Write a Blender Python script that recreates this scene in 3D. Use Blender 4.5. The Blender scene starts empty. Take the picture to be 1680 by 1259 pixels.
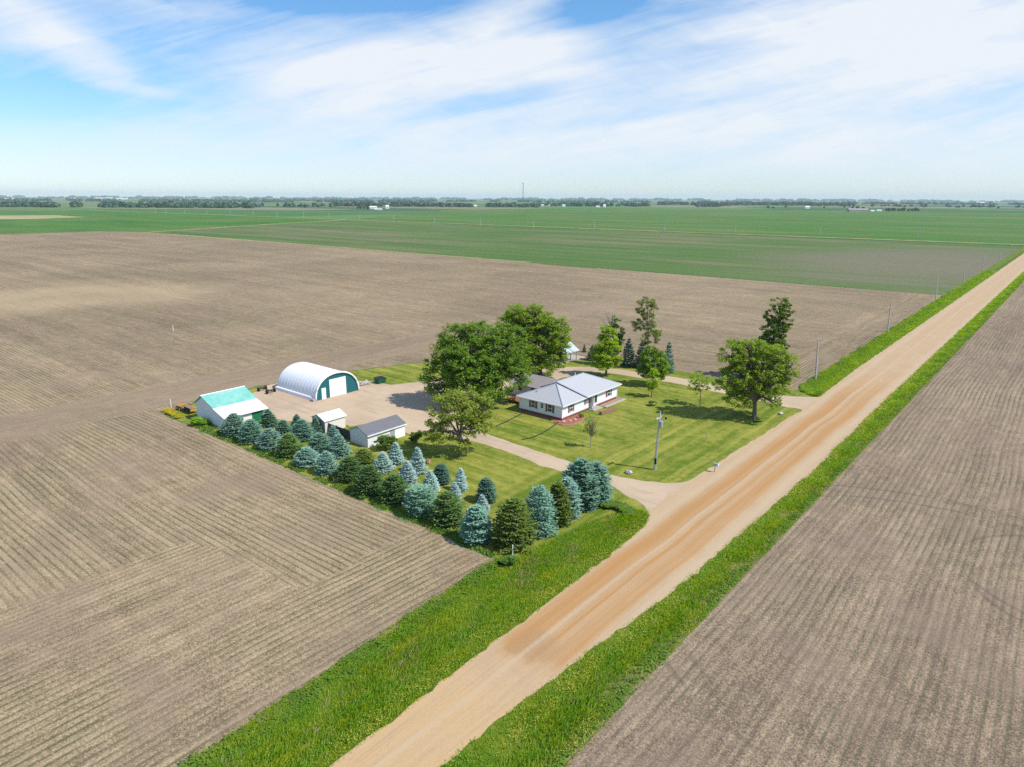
import bpy, math, random
import numpy as np
from mathutils import Vector, Matrix
from mathutils.geometry import tessellate_polygon
R = math.radians
rng = np.random.default_rng(7)
random.seed(7)
S = bpy.context.scene
C = bpy.data.collections.new("scene"); S.collection.children.link(C)

# ------------------------------------------------------------------ camera
CAMH = 35.0; FPX = 1120.0
cr = np.array([0.76864434, 0.63966188, 0.00430812]); cd = np.array([0.17088535, -0.19884356, -0.96501784]); cf = np.array([-0.61642848, 0.7424917, -0.26214882])
CP = np.array([0, 0, CAMH])
cam = bpy.data.cameras.new("camera"); camo = bpy.data.objects.new("camera", cam); C.objects.link(camo)
camo.matrix_world = Matrix(((cr[0], -cd[0], -cf[0], 0), (cr[1], -cd[1], -cf[1], 0), (cr[2], -cd[2], -cf[2], CAMH), (0, 0, 0, 1)))
cam.sensor_fit = 'HORIZONTAL'; cam.sensor_width = 36; cam.lens = FPX / 1680 * 36
cam.clip_end = 90000; cam.clip_start = 0.5
S.camera = camo

def ray(x, y): return cf * FPX + cr * (x - 840) + cd * (y - 629.5)
def G(x, y, z=0.0):                       # where the sight line through a photo pixel meets the ground
    d = ray(x, y); return CP + d * ((z - CAMH) / d[2])
def standing(x, y, base):                 # where it meets the upright plane through a base point
    n = np.array([base[0], base[1], 0.0]); n /= np.linalg.norm(n)
    d = ray(x, y); return CP + d * (np.dot(base - CP, n) / np.dot(d, n))
def dist(p): return float(np.dot(p - CP, cf))
def mpp(p): return dist(p) / FPX          # metres per photo pixel there

# ------------------------------------------------------------------ materials
def mat(name):
    m = bpy.data.materials.new(name); m.use_nodes = True
    nt = m.node_tree; nt.nodes.clear()
    return m, nt
def nd(nt, typ, ins=None, **kw):
    n = nt.nodes.new(typ)
    for k, v in kw.items(): setattr(n, k, v)
    for k, v in (ins or {}).items():
        s = n.inputs[k]
        if isinstance(v, bpy.types.NodeSocket): nt.links.new(v, s)
        elif isinstance(v, (tuple, list)) and len(v) == 3 and s.type == 'RGBA': s.default_value = (*v, 1)
        else: s.default_value = v
    return n
def mth(nt, op, a, b=0.0, c=None, clamp=False):
    n = nt.nodes.new('ShaderNodeMath'); n.operation = op; n.use_clamp = clamp
    for i, v in enumerate((a, b) if c is None else (a, b, c)):
        if isinstance(v, bpy.types.NodeSocket): nt.links.new(v, n.inputs[i])
        else: n.inputs[i].default_value = v
    return n.outputs[0]
def ramp(nt, f, lo, hi, a=0.0, b=1.0, smooth=True):
    n = nd(nt, 'ShaderNodeMapRange', {'Value': f, 'From Min': lo, 'From Max': hi, 'To Min': a, 'To Max': b})
    if smooth: n.interpolation_type = 'SMOOTHSTEP'
    return n.outputs[0]
def mix(nt, f, a, b, mode='MIX'):
    n = nt.nodes.new('ShaderNodeMix'); n.data_type = 'RGBA'; n.blend_type = mode
    for i, v in ((0, f), (6, a), (7, b)):
        s = n.inputs[i]
        if isinstance(v, bpy.types.NodeSocket): nt.links.new(v, s)
        elif i == 0: s.default_value = v
        else: s.default_value = (*v, 1) if len(v) == 3 else v
    return n.outputs[2]
def noise(nt, vec, scale, detail=3.0, rough=0.55, dist=0.0):
    return nd(nt, 'ShaderNodeTexNoise', {'Vector': vec, 'Scale': scale, 'Detail': detail, 'Roughness': rough, 'Distortion': dist}).outputs[0]
def pos(nt):
    p = nd(nt, 'ShaderNodeNewGeometry').outputs['Position']
    s = nd(nt, 'ShaderNodeSeparateXYZ', {0: p}).outputs
    return p, s[0], s[1], s[2]
def vec(nt, x, y, z=0.0):
    return nd(nt, 'ShaderNodeCombineXYZ', {0: x, 1: y, 2: z}).outputs[0]
def out(nt, col, rough=0.9, bump=None, bstr=0.3, bdist=0.05, spec=0.2, metal=0.0):
    b = nd(nt, 'ShaderNodeBsdfPrincipled', {'Base Color': col, 'Roughness': rough, 'Specular IOR Level': spec, 'Metallic': metal})
    if bump is not None:
        bm = nd(nt, 'ShaderNodeBump', {'Height': bump, 'Strength': bstr, 'Distance': bdist})
        nt.links.new(bm.outputs[0], b.inputs['Normal'])
    o = nd(nt, 'ShaderNodeOutputMaterial'); nt.links.new(b.outputs[0], o.inputs[0])
    return b

def painted(name, col, rough=0.6, var=0.08, dirt=(0.25, 0.2, 0.15), dirt_amt=0.12, seam=None, spec=0.3, metal=0.0, scale=1.5):
    m, nt = mat(name); p, x, y, z = pos(nt)
    n = noise(nt, p, scale, 4); n2 = noise(nt, p, scale * 7, 3)
    c = mix(nt, ramp(nt, n, 0.3, 0.75, 0, var), col, tuple(v * 0.7 for v in col))
    c = mix(nt, ramp(nt, n2, 0.52, 0.8, 0, dirt_amt), c, dirt)
    bump = None
    if seam:
        axis, step, depth = seam
        v = {'x': x, 'y': y, 'z': z}[axis]
        t = mth(nt, 'FRACT', mth(nt, 'DIVIDE', v, step))
        bump = ramp(nt, t, 0.0, 0.12, 0, 1)
        c = mix(nt, mth(nt, 'MULTIPLY', ramp(nt, t, 0.0, 0.1, 1, 0), depth), c, tuple(q * 0.45 for q in col))
    out(nt, c, rough, bump, 0.5, 0.03, spec, metal)
    return m

M = {}
M['house_siding'] = painted('house_siding', (0.80, 0.80, 0.80), 0.55, seam=('z', 0.16, 0.10), dirt_amt=0.05)
M['roof_metal'] = painted('roof_metal', (0.43, 0.432, 0.445), 0.5, seam=('y', 0.45, 0.16), dirt_amt=0.05, spec=0.5)
M['roof_trim'] = painted('roof_trim', (0.34, 0.38, 0.46), 0.5, dirt_amt=0.05)
M['fascia'] = painted('fascia', (0.72, 0.72, 0.72), 0.5, dirt_amt=0.05)
M['shingle'] = painted('shingle', (0.30, 0.265, 0.255), 0.9, var=0.5, seam=('y', 0.3, 0.3), dirt=(0.4, 0.36, 0.34), dirt_amt=0.4)
M['shingle_dark'] = painted('shingle_dark', (0.16, 0.16, 0.175), 0.9, var=0.4, seam=('x', 0.28, 0.3), dirt=(0.28, 0.27, 0.27), dirt_amt=0.5)
M['shutter'] = painted('shutter', (0.22, 0.075, 0.05), 0.6, seam=('z', 0.09, 0.4))
M['brick'] = painted('brick', (0.24, 0.075, 0.06), 0.9, var=0.4)
M['white_trim'] = painted('white_trim', (0.82, 0.82, 0.82), 0.45, dirt_amt=0.03)
M['white_steel'] = painted('white_steel', (0.80, 0.80, 0.81), 0.45, seam=('y', 0.9, 0.12), dirt_amt=0.08)
M['white_steel_x'] = painted('white_steel_x', (0.76, 0.77, 0.80), 0.5, seam=('x', 0.6, 0.14), dirt=(0.4, 0.3, 0.22), dirt_amt=0.12)
M['white_steel_y'] = painted('white_steel_y', (0.80, 0.78, 0.75), 0.5, seam=('y', 0.6, 0.14), dirt=(0.4, 0.3, 0.22), dirt_amt=0.12)
M['cream_steel'] = painted('cream_steel', (0.74, 0.68, 0.62), 0.5, seam=('y', 0.4, 0.15), dirt=(0.4, 0.3, 0.22), dirt_amt=0.1)
M['shaded_steel'] = painted('shaded_steel', (0.36, 0.38, 0.40), 0.6, seam=('x', 0.4, 0.2))  # white shed's end wall: its shade is put into this grey
M['fabric'] = painted('fabric', (0.80, 0.81, 0.84), 0.5, var=0.05, dirt_amt=0.04)
M['teal'] = painted('teal', (0.012, 0.12, 0.135), 0.5, seam=('y', 0.5, 0.25), dirt_amt=0.03)
M['green_door'] = painted('green_door', (0.015, 0.16, 0.075), 0.5, seam=('y', 0.5, 0.2), dirt_amt=0.05)
M['dumpster_green'] = painted('dumpster_green', (0.01, 0.11, 0.06), 0.5, dirt_amt=0.2)
M['dark_wood'] = painted('dark_wood', (0.085, 0.078, 0.075), 0.9, var=0.4, seam=('x', 0.15, 0.5))
M['deck_wood'] = painted('deck_wood', (0.30, 0.11, 0.05), 0.8, var=0.3, seam=('x', 0.15, 0.4))
M['timber'] = painted('timber', (0.27, 0.17, 0.11), 0.9, var=0.4, seam=('z', 0.14, 0.5))
M['pole_wood'] = painted('pole_wood', (0.52, 0.49, 0.45), 0.9, var=0.5, dirt=(0.12, 0.10, 0.09), dirt_amt=0.4, scale=3)
M['black'] = painted('black', (0.02, 0.02, 0.022), 0.7)
M['rubber'] = painted('rubber', (0.03, 0.027, 0.025), 0.85)
M['rust'] = painted('rust', (0.09, 0.045, 0.03), 0.9, var=0.5)
M['yellow_paint'] = painted('yellow_paint', (0.62, 0.33, 0.03), 0.5, dirt_amt=0.25)
M['grey_metal'] = painted('grey_metal', (0.38, 0.42, 0.46), 0.45, metal=0.2)
M['blue_metal'] = painted('blue_metal', (0.28, 0.42, 0.58), 0.4)
M['concrete'] = painted('concrete', (0.42, 0.38, 0.34), 0.9, var=0.3)
M['stone'] = painted('stone', (0.50, 0.44, 0.40), 0.9, var=0.5, scale=4)
M['stone_red'] = painted('stone_red', (0.42, 0.20, 0.16), 0.9, var=0.4, scale=4)
M['mulch'] = painted('mulch', (0.33, 0.125, 0.075), 0.95, var=0.5, scale=5)
M['bark_mulch'] = painted('bark_mulch', (0.34, 0.23, 0.17), 0.95, var=0.5, scale=5)
M['bark'] = painted('bark', (0.17, 0.135, 0.105), 0.95, var=0.6, scale=4)
M['bark_pale'] = painted('bark_pale', (0.36, 0.31, 0.26), 0.9, var=0.4, scale=4)
M['far_white'] = painted('far_white', (0.8, 0.8, 0.8), 0.6, var=0.02, dirt_amt=0.0)
M['far_grey'] = painted('far_grey', (0.35, 0.30, 0.31), 0.8, var=0.05, dirt_amt=0.0)
def glass_mat():
    m, nt = mat('window_glass')
    out(nt, (0.03, 0.05, 0.045), 0.08, spec=0.6); return m
M['glass'] = glass_mat()
def teal_roof_mat():
    m, nt = mat('teal_roof'); p, x, y, z = pos(nt)
    n = noise(nt, p, 0.9, 5, 0.6); st = noise(nt, vec(nt, mth(nt, 'MULTIPLY', x, 0.6), mth(nt, 'MULTIPLY', y, 4)), 1.0, 3)
    c = mix(nt, ramp(nt, n, 0.35, 0.7), (0.16, 0.46, 0.39), (0.27, 0.52, 0.46))
    c = mix(nt, ramp(nt, st, 0.5, 0.8, 0, 0.35), c, (0.10, 0.36, 0.30))
    n3 = noise(nt, p, 2.2, 3)
    c = mix(nt, ramp(nt, n3, 0.66, 0.74, 0, 0.55), c, (0.45, 0.30, 0.26))
    out(nt, c, 0.6); return m
M['teal_roof'] = teal_roof_mat()

def field_mat(name, dark, straw, green, greenamt, main='x', headx=None, rows=0.76, patch_tan=None):
    m, nt = mat(name); p, x, y, z = pos(nt)
    warp = noise(nt, p, 0.02, 2)
    warp2 = noise(nt, p, 0.006, 2)
    def rowset(u, v):
        u = mth(nt, 'ADD', u, mth(nt, 'MULTIPLY', warp2, 10.0))
        us = mth(nt, 'ADD', u, mth(nt, 'MULTIPLY', warp, 2.0))
        broad = noise(nt, vec(nt, mth(nt, 'MULTIPLY', us, 0.16), mth(nt, 'MULTIPLY', v, 0.006)), 1.0, 5, 0.65)
        fine = noise(nt, vec(nt, mth(nt, 'MULTIPLY', us, 1.3), mth(nt, 'MULTIPLY', v, 0.13)), 1.0, 4, 0.7, 0.4)
        t = mth(nt, 'FRACT', mth(nt, 'DIVIDE', us, rows))
        line = mth(nt, 'ABSOLUTE', mth(nt, 'SUBTRACT', t, 0.5))      # 0 on the row
        track = mth(nt, 'FRACT', mth(nt, 'DIVIDE', us, rows * 8))
        tr = ramp(nt, mth(nt, 'ABSOLUTE', mth(nt, 'SUBTRACT', track, 0.5)), 0.045, 0.09, 1, 0)
        w4 = ramp(nt, mth(nt, 'ABSOLUTE', mth(nt, 'SUBTRACT', mth(nt, 'FRACT', mth(nt, 'DIVIDE', us, rows * 4)), 0.5)), 0.12, 0.40, -0.5, 0.5)
        broad = mth(nt, 'ADD', broad, mth(nt, 'MULTIPLY', w4, ramp(nt, warp, 0.3, 0.65, 0.01, 0.06)))
        return broad, fine, line, tr
    if main == 'x': a = rowset(y, x); b = rowset(x, y)
    else: a = rowset(x, y); b = a
    if headx is not None and main == 'x':
        edge = mth(nt, 'ADD', x, mth(nt, 'MULTIPLY', mth(nt, 'SUBTRACT', noise(nt, p, 0.15, 2), 0.5), 3.0))
        edge = mth(nt, 'ADD', edge, mth(nt, 'MULTIPLY', ramp(nt, mth(nt, 'ADD', y, mth(nt, 'MULTIPLY', mth(nt, 'SUBTRACT', noise(nt, p, 0.2, 2), 0.5), 4.0)), 30.5, 28.5), mth(nt, 'MULTIPLY', ramp(nt, edge, -90, -75), 16.5)))
        lane = mth(nt, 'MULTIPLY', ramp(nt, edge, -133.5, -132.5, smooth=False), ramp(nt, edge, -117.5, -118.5, smooth=False))
        hm = mth(nt, 'MAXIMUM', lane, ramp(nt, edge, headx - 0.6, headx + 0.6, smooth=False))
        def pick(i): return nd(nt, 'ShaderNodeMix', {0: hm, 2: a[i], 3: b[i]}).outputs[0]
        broad, fine, line, tr = [pick(i) for i in range(4)]
    else: broad, fine, line, tr = a
    big = noise(nt, p, 0.012, 4, 0.6); med = noise(nt, p, 0.11, 4, 0.6)
    sp = noise(nt, p, 3.6, 3, 0.75); sp2 = noise(nt, p, 8.0, 2, 0.8); cl = noise(nt, p, 0.55, 3, 0.6)
    f = mth(nt, 'ADD', mth(nt, 'MULTIPLY', ramp(nt, sp, 0.36, 0.66), 0.40), mth(nt, 'MULTIPLY', ramp(nt, sp2, 0.44, 0.62), 0.46))
    f = mth(nt, 'ADD', f, mth(nt, 'MULTIPLY', ramp(nt, broad, 0.3, 0.7, -0.5, 0.5), 0.22))
    f = mth(nt, 'ADD', f, mth(nt, 'MULTIPLY', ramp(nt, fine, 0.3, 0.7, -0.5, 0.5), 0.24))
    f = mth(nt, 'ADD', f, mth(nt, 'MULTIPLY', ramp(nt, big, 0.3, 0.7, -0.5, 0.5), 0.26))
    f = mth(nt, 'ADD', f, mth(nt, 'MULTIPLY', ramp(nt, cl, 0.3, 0.7, -0.5, 0.5), 0.20))
    f = mth(nt, 'ADD', f, mth(nt, 'MULTIPLY', ramp(nt, line, 0.10, 0.30, -1.0, 0.35), 0.07), clamp=True)
    c = mix(nt, f, dark, straw)
    lilac = tuple(np.array(dark) * np.array((1.9, 1.88, 1.98)))
    c = mix(nt, mth(nt, 'MULTIPLY', ramp(nt, med, 0.42, 0.68), 0.55), c, lilac)
    c = mix(nt, mth(nt, 'MULTIPLY', tr, mth(nt, 'MULTIPLY', ramp(nt, big, 0.4, 0.62), 0.22)), c, tuple(v * 1.5 for v in lilac))
    if headx is not None:
        c = mix(nt, mth(nt, 'MULTIPLY', lane, 0.42), c, tuple(v * 1.15 for v in lilac))
    if patch_tan:
        (px, py, pr, amt) = patch_tan
        d = nd(nt, 'ShaderNodeVectorMath', {0: p, 1: (px, py, 0)}, operation='DISTANCE').outputs['Value']
        d = mth(nt, 'ADD', d, mth(nt, 'MULTIPLY', mth(nt, 'SUBTRACT', noise(nt, p, 0.02, 3), 0.5), pr * 0.9))
        c = mix(nt, ramp(nt, d, pr * 0.3, pr, amt, 0), c, tuple(v * 0.92 for v in straw))
    if main == 'y':
        for (qx, qy, rr_) in ((1760, 985, 9.0), (1775, 960, 11.2), (1560, 1010, 26.0), (1545, 1000, 28.2)):
            cc = G(qx, qy)
            dd = nd(nt, 'ShaderNodeVectorMath', {0: p, 1: (cc[0], cc[1], 0)}, operation='DISTANCE').outputs['Value']
            ring = ramp(nt, mth(nt, 'ABSOLUTE', mth(nt, 'SUBTRACT', mth(nt, 'ADD', dd, mth(nt, 'MULTIPLY', warp, 2.5)), rr_)), 0.10, 0.34, 1, 0)
            c = mix(nt, mth(nt, 'MULTIPLY', ring, ramp(nt, med, 0.4, 0.55, 0.05, 0.45)), c, tuple(v * 0.9 for v in dark))
    # seedlings just showing in the rows
    gpatch = mth(nt, 'MULTIPLY', ramp(nt, noise(nt, p, 0.045, 4, 0.65), 0.40, 0.66, 0.12, 1), ramp(nt, noise(nt, p, 1.3, 3, 0.7), 0.30, 0.54))
    g = mth(nt, 'MULTIPLY', ramp(nt, line, 0.08, 0.19, 1, 0), gpatch)
    c = mix(nt, mth(nt, 'MULTIPLY', g, greenamt), c, green)
    h = mth(nt, 'ADD', mth(nt, 'MULTIPLY', sp, 0.6), mth(nt, 'ADD', mth(nt, 'MULTIPLY', fine, 0.8), mth(nt, 'MULTIPLY', line, 0.8)))
    out(nt, c, 0.95, h, 0.55, 0.16, 0.1)
    return m
M['field_left'] = field_mat('field_left', (0.136, 0.099, 0.066), (0.52, 0.392, 0.236), (0.085, 0.112, 0.035), 0.85, 'x', -51.0, patch_tan=(G(110, 485)[0], G(110, 485)[1], 60, 0.5))
M['field_right'] = field_mat('field_right', (0.130, 0.095, 0.068), (0.48, 0.362, 0.236), (0.075, 0.110, 0.040), 0.7, 'y')

def crop_mat(name, g1, g2, soil, soil_amt, sx=0.003, sy=0.02, thin=None):
    m, nt = mat(name); p, x, y, z = pos(nt)
    st = noise(nt, vec(nt, mth(nt, 'MULTIPLY', x, sx), mth(nt, 'MULTIPLY', y, sy)), 1.0, 6, 0.65)
    st2 = noise(nt, vec(nt, mth(nt, 'MULTIPLY', x, sx * 1.3), mth(nt, 'MULTIPLY', y, sy * 5)), 1.0, 4, 0.6)
    big = noise(nt, p, 0.004, 4, 0.6); sp = noise(nt, p, 0.4, 3, 0.7)
    c = mix(nt, ramp(nt, st2, 0.3, 0.7), g1, g2)
    c = mix(nt, mth(nt, 'MULTIPLY', ramp(nt, mth(nt, 'ADD', mth(nt, 'MULTIPLY', st, 0.6), mth(nt, 'MULTIPLY', big, 0.4)), 0.44, 0.66), soil_amt), c, soil)
    if thin:
        q = nd(nt, 'ShaderNodeMapping', {0: p, 'Location': (thin[0], thin[1], 0), 'Scale': (thin[2], thin[3], 1)}, vector_type='TEXTURE').outputs[0]
        l = nd(nt, 'ShaderNodeVectorMath', {0: q}, operation='LENGTH').outputs['Value']
        l = mth(nt, 'ADD', l, mth(nt, 'MULTIPLY', mth(nt, 'SUBTRACT', st, 0.5), 1.6))
        c = mix(nt, ramp(nt, l, 0.3, 1.1, 0.8, 0), c, (0.20, 0.165, 0.12))
    c = mix(nt, ramp(nt, sp, 0.4, 0.7, 0, 0.3), c, tuple(v * 0.6 for v in g1))
    out(nt, c, 0.95, sp, 0.4, 0.3, 0.1); return m
M['crop_near'] = crop_mat('crop_near', (0.060, 0.130, 0.030), (0.110, 0.175, 0.045), (0.215, 0.175, 0.105), 0.9, 0.004, 0.025, (-70, 470, 110, 170))
M['crop_far'] = crop_mat('crop_far', (0.050, 0.140, 0.022), (0.095, 0.190, 0.036), (0.18, 0.19, 0.075), 0.75, 0.002, 0.012)
M['crop_left'] = crop_mat('crop_left', (0.048, 0.140, 0.018), (0.085, 0.190, 0.028), (0.13, 0.175, 0.05), 0.6, 0.004, 0.004)
M['crop_tan'] = crop_mat('crop_tan', (0.34, 0.31, 0.15), (0.42, 0.36, 0.20), (0.2, 0.22, 0.09), 0.3)
def ground_mat():
    m, nt = mat('countryside'); p, x, y, z = pos(nt)
    q = vec(nt, mth(nt, 'DIVIDE', x, 900.0), mth(nt, 'DIVIDE', y, 420.0))
    v = nd(nt, 'ShaderNodeTexVoronoi', {'Vector': q, 'Scale': 1.0, 'Randomness': 0.7}, distance='CHEBYCHEV')
    s = nd(nt, 'ShaderNodeSeparateColor', {0: v.outputs['Color']}).outputs
    n = noise(nt, p, 0.003, 5, 0.6)
    c = mix(nt, s[0], (0.055, 0.150, 0.035), (0.11, 0.20, 0.06))
    c = mix(nt, ramp(nt, s[1], 0.62, 0.72), c, (0.22, 0.20, 0.12))
    c = mix(nt, ramp(nt, s[2], 0.75, 0.82), c, (0.05, 0.11, 0.04))
    c = mix(nt, ramp(nt, n, 0.45, 0.7, 0, 0.45), c, (0.16, 0.165, 0.085))
    out(nt, c, 0.95, spec=0.1); return m
M['ground'] = ground_mat()

def lawn_mat(name, stripes=True):
    m, nt = mat(name); p, x, y, z = pos(nt)
    n = noise(nt, p, 0.12, 5, 0.65); n2 = noise(nt, p, 0.9, 4, 0.7); n3 = noise(nt, p, 5.0, 3, 0.75)
    f = mth(nt, 'ADD', mth(nt, 'MULTIPLY', n, 0.45), mth(nt, 'ADD', mth(nt, 'MULTIPLY', n2, 0.35), mth(nt, 'MULTIPLY', n3, 0.2)))
    if stripes:
        near_road = ramp(nt, x, -54, -47)
        pu = mth(nt, 'ADD', x, mth(nt, 'MULTIPLY', noise(nt, p, 0.05, 2), 4.0))
        st1 = noise(nt, vec(nt, mth(nt, 'MULTIPLY', pu, 0.75), mth(nt, 'MULTIPLY', y, 0.02)), 1.0, 3, 0.6)
        st2 = noise(nt, vec(nt, mth(nt, 'MULTIPLY', y, 0.75), mth(nt, 'MULTIPLY', x, 0.02)), 1.0, 3, 0.6)
        stt = nd(nt, 'ShaderNodeMix', {0: near_road, 2: st2, 3: st1}).outputs[0]
        f = mth(nt, 'ADD', f, mth(nt, 'MULTIPLY', mth(nt, 'SUBTRACT', stt, 0.5), 0.5))
    c = mix(nt, ramp(nt, f, 0.34, 0.68), (0.085, 0.145, 0.010), (0.325, 0.300, 0.060))
    c = mix(nt, ramp(nt, noise(nt, p, 0.05, 3), 0.5, 0.72, 0, 0.4), c, (0.105, 0.180, 0.012))
    dry = noise(nt, p, 0.35, 4, 0.6)
    c = mix(nt, ramp(nt, dry, 0.62, 0.78, 0, 0.5), c, (0.34, 0.29, 0.14))
    out(nt, c, 0.95, mth(nt, 'ADD', n3, mth(nt, 'MULTIPLY', n2, 0.7)), 0.6, 0.1, 0.1); return m
M['lawn'] = lawn_mat('lawn')
def verge_mat():
    m, nt = mat('verge_soil'); p, x, y, z = pos(nt)
    n = noise(nt, p, 0.5, 4, 0.7); n2 = noise(nt, p, 4, 3, 0.7)
    c = mix(nt, ramp(nt, n, 0.35, 0.7), (0.075, 0.145, 0.010), (0.145, 0.175, 0.020))
    c = mix(nt, ramp(nt, n2, 0.55, 0.8, 0, 0.5), c, (0.17, 0.14, 0.07))
    c = mix(nt, mth(nt, 'MULTIPLY', mth(nt, 'MULTIPLY', ramp(nt, x, -22.7, -22.0), 0.5), ramp(nt, noise(nt, p, 0.25, 3, 0.6), 0.42, 0.6)), c, (0.30, 0.225, 0.15))
    out(nt, c, 0.95, n2, 0.5, 0.1, 0.1); return m
M['verge'] = verge_mat()
def gravel_mat(name, road):
    m, nt = mat(name); p, x, y, z = pos(nt)
    n = noise(nt, p, 0.25, 4, 0.6); n2 = noise(nt, p, 3.0, 4, 0.8); n3 = noise(nt, p, 9, 2, 0.8)
    pale, pink = ((0.46, 0.325, 0.190), (0.49, 0.355, 0.218)) if road else ((0.50, 0.375, 0.255), (0.53, 0.405, 0.28))
    c = mix(nt, ramp(nt, n, 0.3, 0.7), pale, pink)
    if road:
        xx = mth(nt, 'ADD', x, mth(nt, 'MULTIPLY', mth(nt, 'SUBTRACT', noise(nt, vec(nt, 0.0, mth(nt, 'MULTIPLY', y, 0.035)), 1.0, 2), 0.5), 1.6))
        l = noise(nt, vec(nt, mth(nt, 'MULTIPLY', xx, 1.1), mth(nt, 'MULTIPLY', y, 0.012)), 1.0, 4, 0.6)
        l2 = noise(nt, vec(nt, mth(nt, 'MULTIPLY', xx, 3.5), mth(nt, 'MULTIPLY', y, 0.05)), 1.0, 3, 0.6)
        def band(c0, w):
            return ramp(nt, mth(nt, 'ABSOLUTE', mth(nt, 'SUBTRACT', xx, c0)), w * 0.4, w, 1, 0)
        bands = mth(nt, 'MAXIMUM', band(-30.4, 1.7), mth(nt, 'MAXIMUM', band(-28.3, 0.45), band(-26.6, 1.25)))
        shoulder = mth(nt, 'MULTIPLY', band(-28.9, 4.2), 0.45)
        yw = mth(nt, 'ADD', y, mth(nt, 'MULTIPLY', mth(nt, 'SUBTRACT', noise(nt, p, 0.35, 3), 0.5), 7.0))
        ym = mth(nt, 'MULTIPLY', ramp(nt, yw, 34.0, 38.0, 0.08, 1), ramp(nt, yw, 120, 170, 1, 0.12))
        o = mth(nt, 'MULTIPLY', mth(nt, 'MAXIMUM', bands, shoulder), ym)
        o = mth(nt, 'MULTIPLY', o, ramp(nt, mth(nt, 'ADD', mth(nt, 'MULTIPLY', l, 0.6), mth(nt, 'MULTIPLY', l2, 0.4)), 0.3, 0.62, 0.35, 1))
        c = mix(nt, mth(nt, 'MULTIPLY', ramp(nt, yw, 36, 30), 0.6), c, (0.54, 0.360, 0.175))
        c = mix(nt, mth(nt, 'MULTIPLY', o, 0.88), c, (0.415, 0.190, 0.042))
        damp = mth(nt, 'MULTIPLY', ramp(nt, mth(nt, 'ABSOLUTE', mth(nt, 'SUBTRACT', yw, 38.0)), 0.8, 2.6, 0.5, 0), band(-28.9, 2.6))
        c = mix(nt, damp, c, (0.33, 0.20, 0.10))
        l3 = noise(nt, vec(nt, mth(nt, 'MULTIPLY', xx, 7.0), mth(nt, 'MULTIPLY', y, 0.11)), 1.0, 3, 0.65)
        c = mix(nt, ramp(nt, l2, 0.45, 0.72, 0, 0.30), c, (0.36, 0.27, 0.18))
        c = mix(nt, ramp(nt, l3, 0.5, 0.72, 0, 0.34), c, (0.33, 0.215, 0.12))
        ridge = mth(nt, 'MAXIMUM', band(-29.15, 0.30), mth(nt, 'MAXIMUM', band(-24.6, 0.7), band(-32.4, 0.6)))
        c = mix(nt, mth(nt, 'MULTIPLY', ridge, ramp(nt, n2, 0.4, 0.6, 0.15, 0.75)), c, (0.50, 0.385, 0.26))
    else:
        c = mix(nt, ramp(nt, noise(nt, p, 0.08, 4, 0.6), 0.42, 0.66, 0, 0.6), c, (0.36, 0.27, 0.19))
        rut = noise(nt, vec(nt, mth(nt, 'ADD', mth(nt, 'MULTIPLY', x, 0.12), mth(nt, 'MULTIPLY', noise(nt, p, 0.04, 2), 3.0)), mth(nt, 'MULTIPLY', y, 0.9)), 1.0, 4, 0.6)
        c = mix(nt, ramp(nt, rut, 0.52, 0.68, 0, 0.45), c, (0.33, 0.25, 0.18))
        wd = noise(nt, p, 0.5, 4, 0.7)
        c = mix(nt, ramp(nt, wd, 0.64, 0.74, 0, 0.35), c, (0.22, 0.235, 0.08))
    c = mix(nt, ramp(nt, n2, 0.45, 0.75, 0, 0.40), c, (0.30, 0.235, 0.18))
    c = mix(nt, ramp(nt, n3, 0.45, 0.8, 0, 0.25), c, (0.58, 0.45, 0.30))
    out(nt, c, 0.95, mth(nt, 'ADD', n3, n2), 0.4, 0.04, 0.15); return m
M['road'] = gravel_mat('road_gravel', True); M['drive'] = gravel_mat('drive_gravel', False)

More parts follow.
